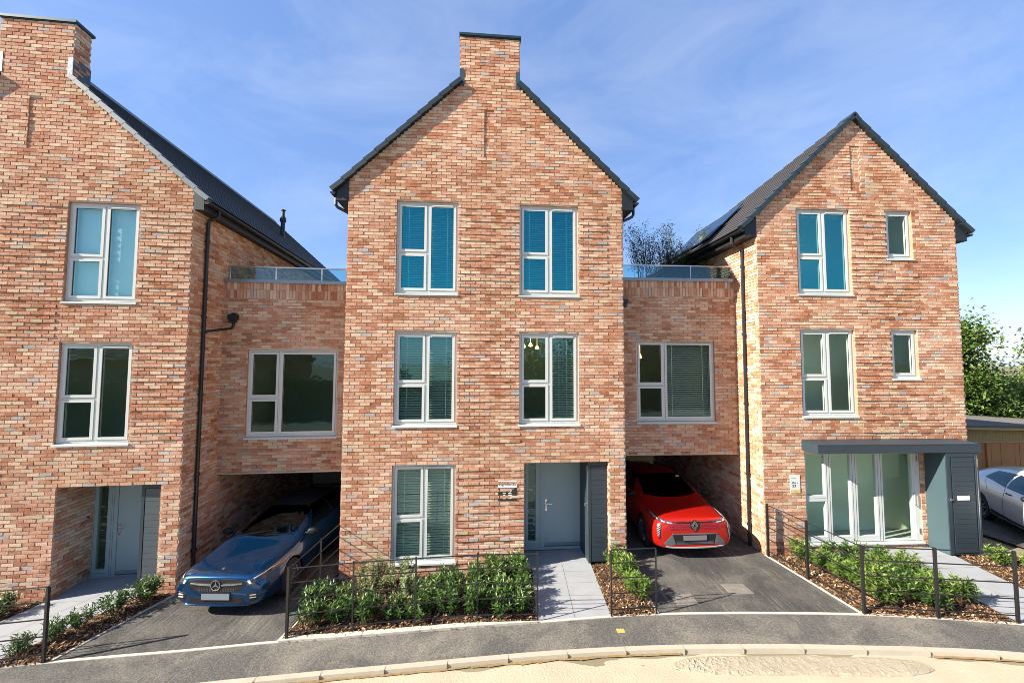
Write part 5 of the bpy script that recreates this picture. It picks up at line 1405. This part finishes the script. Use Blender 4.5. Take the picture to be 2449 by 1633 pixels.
def wheel(parent, x, y, r, side, wd=0.21, spokes=5):
    w = MB(); xo = x; s = side
    prof = [(s * (x - wd), r * .62), (s * (x - wd), r * .93), (s * (x - wd + .03), r), (s * (x - .03), r), (s * x, r * .93), (s * x, r * .70), (s * (x - .02), r * .66)]
    k = 32
    for i in range(k):
        a, b = 2*pi*i/k, 2*pi*(i+1)/k
        for (x0, r0), (x1, r1) in zip(prof, prof[1:]):
            w.face([(x0, y + r0*cos(a), r + r0*sin(a)), (x1, y + r1*cos(a), r + r1*sin(a)), (x1, y + r1*cos(b), r + r1*sin(b)), (x0, y + r0*cos(b), r + r0*sin(b))])
    wo = w.build('wheel', M_TYRE, parent, smooth=True, fixn=True)
    q = MB(); xx = s * (x - .015)
    for i in range(k):
        a, b = 2*pi*i/k, 2*pi*(i+1)/k; r0, r1 = r * .58, r * .68
        q.face([(xx, y + r0*cos(a), r + r0*sin(a)), (xx, y + r1*cos(a), r + r1*sin(a)), (xx, y + r1*cos(b), r + r1*sin(b)), (xx, y + r0*cos(b), r + r0*sin(b))])
        q.face([(xx, y + r0*cos(a), r + r0*sin(a)), (xx, y + r0*cos(b), r + r0*sin(b)), (xx - s * .1, y + r0*cos(b), r + r0*sin(b)), (xx - s * .1, y + r0*cos(a), r + r0*sin(a))])
    for i in range(spokes):
        a = 2*pi*i/spokes + .3; ca, sa = cos(a), sin(a); ta, tb = Vector((0, ca, sa)), Vector((0, -sa, ca)); c = Vector((xx, y, r))
        for off in (-.035, .035):
            p0 = c + ta * .03 + tb * off * .4; p1 = c + ta * r * .63 + tb * off * 1.6
            q.bar(p0, p1, .03, .03)
    q.tube([(xx - s * .03, y, r), (xx + s * .012, y, r)], .06, 12)
    q.build('rim', M_RIM, wo)
    d = MB(); d.tube([(s * (x - wd + .02), y, r), (s * (x - wd + .05), y, r)], r * .6, 20); d.build('brake_disc', M_GRILLE, wo)
def mirror(parent, bv, x, y, z, side, mat):
    m = MB(); s = side; c = Vector((s * x, y, z)); n = 10; k = 6
    for i in range(k):
        for j in range(n):
            def q(i, j):
                t = pi * i / k; p = 2*pi*j/n
                return c + Vector((.115 * cos(p) * sin(t) ** .7, .06 * cos(t) , .075 * sin(p) * sin(t) ** .7))
            m.face([q(i, j), q(i, j + 1), q(i + 1, j + 1), q(i + 1, j)])
    m.bar(c + Vector((-s * .05, .01, -.03)), c + Vector((-s * .22, .03, -.06)), .03, .03)
    m.build('wing_mirror', mat, parent, smooth=True, fixn=True)
def plate(parent, bv, z, w, h, tilt=0.0, mat=None):
    y = min((bv.ray_cast(Vector((xx, -2, zz)), Vector((0, 1, 0)))[0] or Vector((0, 0.1, 0))).y for xx in (-w/2, 0, w/2) for zz in (z - h/2, z, z + h/2))
    m = MB(); m.box(-w/2, w/2, y - .022, y + .03, z - h/2, z + h/2, 0)
    for a, b, c, d in ((-w/2 - .008, w/2 + .008, z + h/2, z + h/2 + .008), (-w/2 - .008, w/2 + .008, z - h/2 - .008, z - h/2)): m.box(a, b, y - .024, y + .03, c, d, 1)
    m.build('number_plate', [mat or M_PLATE, M_GRILLE], parent)
    return y

# ---- blue hatchback in the left carport
M_BLUE = paint('blue_paint', (0.003, 0.058, 0.17), 0.8, 0.25)
BC = thing('parked_car', 'metallic blue hatchback nosing out of the left carport', 'car', (-5.31, 7.50, gz(-5.31) + 0.012), radians(-2.6))
BC.rotation_euler.y = -0.0225
st = [(-0.02, [(0, .24), (.56, .24), (.70, .33), (.73, .54), (.65, .69), (.36, .725), (0, .735)]),
      (0.05, [(0, .20), (.68, .20), (.80, .31), (.825, .54), (.74, .725), (.40, .77), (0, .785)]),
      (0.25, [(0, .17), (.77, .17), (.87, .29), (.885, .53), (.80, .775), (.44, .815), (0, .835)]),
      (0.55, [(0, .16), (.80, .16), (.885, .28), (.895, .55), (.82, .805), (.46, .85), (0, .865)]),
      (0.90, [(0, .16), (.80, .16), (.89, .27), (.898, .56), (.84, .84), (.50, .885), (0, .90)]),
      (1.16, [(0, .16), (.80, .16), (.89, .27), (.898, .57), (.845, .87), (.56, .91), (0, .925)]),
      (1.28, [(0, .16), (.80, .16), (.89, .27), (.898, .57), (.85, .885), (.66, .935), (0, .965)]),
      (2.05, [(0, .16), (.80, .16), (.89, .27), (.898, .58), (.85, .90), (.61, 1.26), (0, 1.32)]),
      (2.65, [(0, .16), (.80, .16), (.89, .27), (.898, .58), (.85, .915), (.60, 1.32), (0, 1.375)]),
      (3.4, [(0, .16), (.80, .16), (.89, .27), (.898, .60), (.85, .94), (.57, 1.30), (0, 1.35)]),
      (3.95, [(0, .18), (.78, .18), (.87, .30), (.885, .62), (.82, .95), (.54, 1.2), (0, 1.25)]),
      (4.28, [(0, .24), (.72, .24), (.82, .36), (.84, .64), (.76, .92), (.50, .98), (0, 1.02)]),
      (4.42, [(0, .30), (.60, .30), (.70, .40), (.72, .62), (.66, .80), (.40, .84), (0, .86)])]
bo, bv = car_body('body', BC, st, M_BLUE, (0.87, 3.60), 0.325, 0.90)
patch('windscreen', BC, bv, [[(-.63, .975), (-.3, .945), (0, .94), (.3, .945), (.63, .975), (.545, 1.235), (.3, 1.27), (0, 1.28), (-.3, 1.27), (-.545, 1.235)]], 'front', M_CARGL, .004, .004)
for s in (-1, 1):
    patch('side_window', BC, bv, [[(1.70, .93), (2.65, .95), (2.65, 1.27), (2.25, 1.25)]], 'side', M_CARGL, .004, .004, sgn=s)
    patch('side_window', BC, bv, [[(2.72, .95), (3.65, .98), (3.4, 1.24), (2.72, 1.27)]], 'side', M_CARGL, .004, .004, sgn=s)
gp = [(0, .70), (.38, .692), (.50, .662), (.545, .625), (.50, .565), (.40, .50), (.25, .48), (0, .475)]
go = patch('grille', BC, bv, [gp + mir(gp)[1:-1]], 'front', M_GRILLE, .005, .01)
pins = []
for i in range(-14, 15):
    for zz in (.505, .535):
        if abs(i * .03) > .38 - (.55 - zz): continue
        pins.append([(i * .03 - .005, zz - .010), (i * .03 + .005, zz - .010), (i * .03 + .005, zz + .010), (i * .03 - .005, zz + .010)])
patch('grille_pins', go, bv, pins, 'front', M_TRIMG, .009, .003, res=.05)['kind'] = 'stuff'
for s in (-1, 1):
    q = [(s * .10, .592), (s * .30, .60), (s * .48, .622), (s * .48, .637), (s * .30, .624), (s * .10, .618)]
    patch('grille_bar', go, bv, [q], 'front', M_CHROME, .016, .004)
    hl = [(s * .545, .675), (s * .60, .60), (s * .70, .615), (s * .80, .665), (s * .85, .745), (s * .79, .745), (s * .66, .71)]
    h = patch('headlight', BC, bv, [hl], 'front', M_LAMP, .005, .01)
    patch('running_light', h, bv, [[(s * .565, .672), (s * .608, .616), (s * .645, .628), (s * .605, .685)], [(s * .65, .70), (s * .78, .735), (s * .80, .732), (s * .67, .690)]], 'front', M_LED, .009, .004, res=.02)
    it = [(s * .55, .45), (s * .73, .47), (s * .75, .35), (s * .62, .30)]
    v = patch('side_intake', BC, bv, [it], 'front', M_GRILLE, .005, .01)
    for zz in (.375, .42): patch('louvre', v, bv, [[(s * .62, zz), (s * .725, zz + .006), (s * .725, zz + .018), (s * .62, zz + .013)]], 'front', M_SILV, .014, .004, res=.04)
patch('lower_intake', BC, bv, [[(-.46, .39), (.46, .39), (.54, .285), (-.54, .285)]], 'front', M_GRILLE, .005, .01)
patch('lower_lip', BC, bv, [[(-.60, .258), (.60, .258), (.60, .243), (-.60, .243)]], 'front', M_BLUE, .012, .01)
yb = plate(BC, bv, .41, .52, .11)
e = MB(); ye = bv.ray_cast(Vector((0, -2, .605)), Vector((0, 1, 0)))[0].y - .022; k = 32
for i in range(k):
    a, b = 2*pi*i/k, 2*pi*(i+1)/k; r0, r1 = .080, .092
    e.prism([(r0*cos(a), .605 + r0*sin(a)), (r1*cos(a), .605 + r1*sin(a)), (r1*cos(b), .605 + r1*sin(b)), (r0*cos(b), .605 + r0*sin(b))], 'y', ye, ye + .03)
for i in range(3):
    a = pi/2 + i * 2*pi/3; e.prism([(.014*cos(a + pi/2), .605 + .014*sin(a + pi/2)), (.014*cos(a - pi/2), .605 + .014*sin(a - pi/2)), (.082*cos(a), .605 + .082*sin(a))], 'y', ye + .004, ye + .02)
e.build('star_emblem', M_CHROME, BC, fixn=True)
hb = bv.ray_cast(Vector((0, .16, 3)), Vector((0, 0, -1)))[0]; e = MB(); e.tube([hb - Vector((0, 0, .004)), hb + Vector((0, -.004, .006))], .028, 16); e.build('bonnet_badge', M_CHROME, BC)
sl = []
for s in (-1, 1):
    mirror(BC, bv, .95, 1.48, .95, s, M_MIRR)
    for yy in (.87, 3.60): wheel(BC, .885, yy, .325, s)
patch('roof_shade_patch', BC, bv, [[(-.60, 2.06), (.60, 2.06), (.585, 2.65), (.56, 3.5), (-.56, 3.5), (-.585, 2.65)]], 'top', M_BLACK, .003, .003, res=.06)  # black patch over the blue roof, carport shade put into its colour
patch('bonnet_seam', BC, bv, [[(-.66, .16), (-.4, .10), (0, .085), (.4, .10), (.66, .16), (.66, .168), (.4, .108), (0, .093), (-.4, .108), (-.66, .168)]], 'top', M_GRILLE, .002, .004, res=.04)
w_ = MB(); 
for xa, xb in ((-.55, -.02), (.05, .62)): 
    p0 = bv.ray_cast(Vector((xa, 1.24, 3)), Vector((0, 0, -1)))[0] + Vector((0, 0, .02)); p1 = bv.ray_cast(Vector((xb, 1.33, 3)), Vector((0, 0, -1)))[0] + Vector((0, 0, .02)); 
    w_ = MB(); w_.bar(p0, p1, .014, .014); w_.build('wiper', M_BLACK, BC)

# ---- red crossover in the right carport
M_RED = paint('red_paint', (0.52, 0.012, 0.006), 0.45, 0.3); M_REDK = P('red_grille_mesh', (0.30, 0.008, 0.02), 0.35, coat=0.6)
RC = thing('parked_car', 'bright red crossover with a diamond badge in the right carport', 'car', (4.14, 9.28, gz(4.14) + 0.012), radians(1.0))
RC.rotation_euler.y = -0.0225
st = [(-0.02, [(0, .28), (.60, .28), (.76, .38), (.79, .66), (.71, .84), (.38, .885), (0, .895)]),
      (0.05, [(0, .24), (.74, .24), (.85, .36), (.875, .67), (.79, .88), (.42, .92), (0, .93)]),
      (0.25, [(0, .20), (.83, .20), (.91, .33), (.92, .65), (.85, .91), (.48, .945), (0, .955)]),
      (0.50, [(0, .18), (.84, .18), (.915, .31), (.925, .65), (.855, .92), (.50, .955), (0, .967)]),
      (0.80, [(0, .18), (.84, .18), (.925, .30), (.93, .66), (.865, .935), (.54, .97), (0, .98)]),
      (1.05, [(0, .18), (.84, .18), (.925, .30), (.93, .66), (.87, .95), (.60, .98), (0, .992)]),
      (1.16, [(0, .18), (.84, .18), (.925, .30), (.93, .66), (.875, .96), (.70, 1.0), (0, 1.025)]),
      (1.90, [(0, .18), (.84, .18), (.925, .30), (.93, .68), (.875, .99), (.65, 1.37), (0, 1.43)]),
      (2.5, [(0, .18), (.84, .18), (.925, .30), (.93, .68), (.875, 1.01), (.64, 1.43), (0, 1.485)]),
      (3.4, [(0, .18), (.84, .18), (.925, .30), (.93, .70), (.87, 1.04), (.61, 1.41), (0, 1.465)]),
      (4.0, [(0, .20), (.82, .20), (.91, .34), (.915, .72), (.84, 1.06), (.58, 1.31), (0, 1.36)]),
      (4.33, [(0, .28), (.74, .28), (.84, .42), (.85, .74), (.78, 1.02), (.52, 1.08), (0, 1.12)]),
      (4.47, [(0, .34), (.62, .34), (.72, .46), (.74, .72), (.68, .90), (.42, .94), (0, .96)])]
bo, bv = car_body('body', RC, st, M_RED, (0.86, 3.64), 0.355, 0.93)
patch('windscreen', RC, bv, [[(-.68, 1.06), (-.3, 1.03), (0, 1.025), (.3, 1.03), (.68, 1.06), (.585, 1.345), (.3, 1.385), (0, 1.395), (-.3, 1.385), (-.585, 1.345)]], 'front', M_CARGL, .004, .004)
for s in (-1, 1):
    patch('side_window', RC, bv, [[(1.65, 1.02), (2.55, 1.04), (2.55, 1.37), (2.15, 1.35)]], 'side', M_CARGL, .004, .004, sgn=s)
    patch('side_window', RC, bv, [[(2.62, 1.04), (3.6, 1.08), (3.3, 1.35), (2.62, 1.37)]], 'side', M_CARGL, .004, .004, sgn=s)
    hl = [(s * .42, .825), (s * .62, .825), (s * .78, .85), (s * .835, .895), (s * .77, .90), (s * .62, .878), (s * .44, .86)]
    h = patch('headlight', RC, bv, [hl], 'front', M_LAMP, .006, .01)
    patch('running_light', h, bv, [[(s * .50, 0.8270), (s * .62, 0.8330), (s * .62, 0.8530), (s * .50, 0.8450)], [(s * .66, 0.8400), (s * .72, 0.8500), (s * .72, 0.8750), (s * .66, 0.8600)], [(s * .76, 0.8600), (s * .80, 0.8700), (s * .80, 0.8950), (s * .76, 0.8830)]], 'front', M_LED, .010, .004, res=.025)
    dl = patch('side_lamp', RC, bv, [[(s * .74, 0.7950), (s * .80, 0.7950), (s * .84, 0.6550), (s * .80, 0.4950), (s * .775, 0.4750)]], 'front', M_GRILLE, .006, .01)
    bars = []
    for i in range(7):
        zz = .760 - i * .037; xo = .755 + .006 * i
        bars.append([(s * xo, zz), (s * (xo + .06 - abs(i - 2.5) * .007), zz + .022), (s * (xo + .06 - abs(i - 2.5) * .007), zz + .034), (s * xo, zz + .014)])
    patch('lamp_strip', dl, bv, bars, 'front', M_LED, .011, .004, res=.025)
    patch('bumper_corner', RC, bv, [[(s * .50, 0.5750), (s * .53, 0.5550), (s * .70, 0.3850), (s * .64, 0.3400), (s * .44, 0.3550)]], 'front', M_TRIMG, .007, .01)
gr = patch('grille', RC, bv, [[(-.58, 0.8100), (.58, 0.8100), (.64, 0.7550), (.55, 0.6850), (-.55, 0.6850), (-.64, 0.7550)]], 'front', M_REDK, .005, .01)
dm = []
for i in range(-13, 14):
    for j in range(3):
        cx_ = i * .044 + (.022 if j % 2 else 0); cz_ = .710 + j * .036
        if abs(cx_) > .56 or abs(cx_) < .09: continue
        dm.append([(cx_ - .013, cz_), (cx_, cz_ - .011), (cx_ + .013, cz_), (cx_, cz_ + .011)])
patch('grille_lozenges', gr, bv, dm, 'front', P('dark_lozenge', (0.06, 0.004, 0.012), 0.3, coat=0.5), .009, .003, res=.1)['kind'] = 'stuff'
patch('bonnet_strip', RC, bv, [[(-.42, 0.8550), (-.42, 0.8200), (.42, 0.8200), (.42, 0.8550)]], 'front', M_GRILLE, .004, .01)
patch('bumper_bar', RC, bv, [[(-.50, 0.6000), (.50, 0.6000), (.52, 0.5770), (-.52, 0.5770)]], 'front', M_TRIMG, .012, .01)
lo = patch('lower_intake', RC, bv, [[(-.49, 0.5750), (.49, 0.5750), (.43, 0.3550), (-.43, 0.3550)]], 'front', M_GRILLE, .006, .01)
patch('intake_slats', lo, bv, [[(-.42, zz), (.42, zz), (.42, zz + .010), (-.42, zz + .010)] for zz in (.37, .395, .42)], 'front', M_TRIMG, .011, .003, res=.06)
patch('lower_lip', RC, bv, [[(-.66, 0.3270), (-.44, 0.3070), (.44, 0.3070), (.66, 0.3270), (.64, 0.3020), (.42, 0.2800), (-.42, 0.2800), (-.64, 0.3020)]], 'front', M_SILV, .014, .01)
plate(RC, bv, .510, .52, .11, mat=P('blank_dark_plate', (0.16, 0.14, 0.145), 0.5))
e = MB(); ye = bv.ray_cast(Vector((0, -2, .770)), Vector((0, 1, 0)))[0].y - .02
def loz(w, h, t):
    o = [(0, -h), (w, 0), (0, h), (-w, 0)]; i_ = [(0, -h + t * 1.6), (w - t, 0), (0, h - t * 1.6), (-w + t, 0)]
    for a in range(4): e.prism([o[a], o[(a+1) % 4], i_[(a+1) % 4], i_[a]] if False else [(p[0], p[1] + .770) for p in (o[a], o[(a+1) % 4], i_[(a+1) % 4], i_[a])], 'y', ye, ye + .025)
loz(.078, .115, .016); loz(.046, .07, .012)
eo = e.build('diamond_emblem', M_CHROME, RC, fixn=True)
e2 = MB(); e2.prism([(0, .77 - .135), (.10, 0.7250), (.10, 0.8150), (0, .77 + .135), (-.10, 0.8150), (-.10, 0.7250)], 'y', ye + .008, ye + .03); e2.build('emblem_base', M_GRILLE, eo, fixn=True)
for s in (-1, 1):
    mirror(RC, bv, .98, 1.40, 1.04, s, M_MIRR)
    for yy in (.86, 3.64): wheel(RC, .915, yy, .355, s)
stk = bv.ray_cast(Vector((.45, -2, 1.33)), Vector((0, 1, 0)))[0]
e = MB(); e.box(.40, .50, stk.y - .03, stk.y - .026, 1.30, 1.345); e.build('screen_sticker', M_WHITE, RC)

# ---- silver crossover beside the right house
M_SIL = paint('silver_paint', (0.60, 0.58, 0.58), 0.3, 0.3)
ang = radians(-24); rw = Vector((12.95, 11.3, 0)); rotm = Matrix.Rotation(ang, 3, 'Z'); org = rw - rotm @ Vector((-.86, 3.40, 0))
SC = thing('parked_car', 'silver crossover parked on the drive at the right picture edge', 'car', (org.x, org.y, gz(12.6) + 0.012), ang)
st2 = [(y * .965, [(x * .97, z if z < .7 else .7 + (z - .7) * 1.1) for x, z in pr]) for y, pr in st]
bo, bv = car_body('body', SC, st2, M_SIL, (0.84, 3.40), 0.345, 0.90)
for s in (-1, 1):
    patch('side_window', SC, bv, [[(1.62, 1.06), (2.45, 1.08), (2.45, 1.43), (2.10, 1.41)]], 'side', M_CARGL, .005, .004, sgn=s)
    patch('side_window', SC, bv, [[(2.52, 1.08), (3.34, 1.17), (3.14, 1.38), (2.52, 1.43)]], 'side', M_CARGL, .005, .004, sgn=s)
    patch('window_trim', SC, bv, [[(1.70, 1.055), (3.34, 1.155), (3.34, 1.175), (1.70, 1.075)]], 'side', M_BLACK, .006, .004, sgn=s)
    patch('sill_trim', SC, bv, [[(1.26, .30), (2.98, .30), (2.98, .42), (2.2, .36), (1.26, .36)]], 'side', M_BLACK, .006, .004, sgn=s)
    for q in ([(2.47, .38), (2.50, 1.07), (2.508, 1.07), (2.478, .38)], [(1.52, .38), (1.50, .9), (1.66, 1.06), (1.668, 1.06), (1.508, .9), (1.528, .38)], [(3.10, .85), (3.32, 1.15), (3.33, 1.15), (3.11, .85)]):
        patch('door_seam', SC, bv, [q], 'side', M_GRILLE, .003, .004, sgn=s, res=.06)
    m = MB(); hx_ = bv.ray_cast(Vector((s * 3, 2.32, .96)), Vector((-s, 0, 0)))[0].x; m.tube([(hx_ + s * .005, 2.24, .955), (hx_ + s * .035, 2.28, .96), (hx_ + s * .035, 2.38, .965), (hx_ + s * .005, 2.42, .965)], .014, 8); m.build('door_handle', M_BLACK, SC)
    mirror(SC, bv, .96, 1.5, 1.06, s, M_MIRR)
    for yy in (.84, 3.40): wheel(SC, .885, yy, .345, s)
    hl = [(s * .40, .765), (s * .62, .765), (s * .80, .80), (s * .84, .86), (s * .76, .86), (s * .62, .82)]
    patch('headlight', SC, bv, [hl], 'front', M_LAMP, .006, .01)
patch('windscreen', SC, bv, [[(-.64, 1.10), (0, 1.07), (.64, 1.10), (.55, 1.40), (0, 1.45), (-.55, 1.40)]], 'front', M_CARGL, .004, .004)
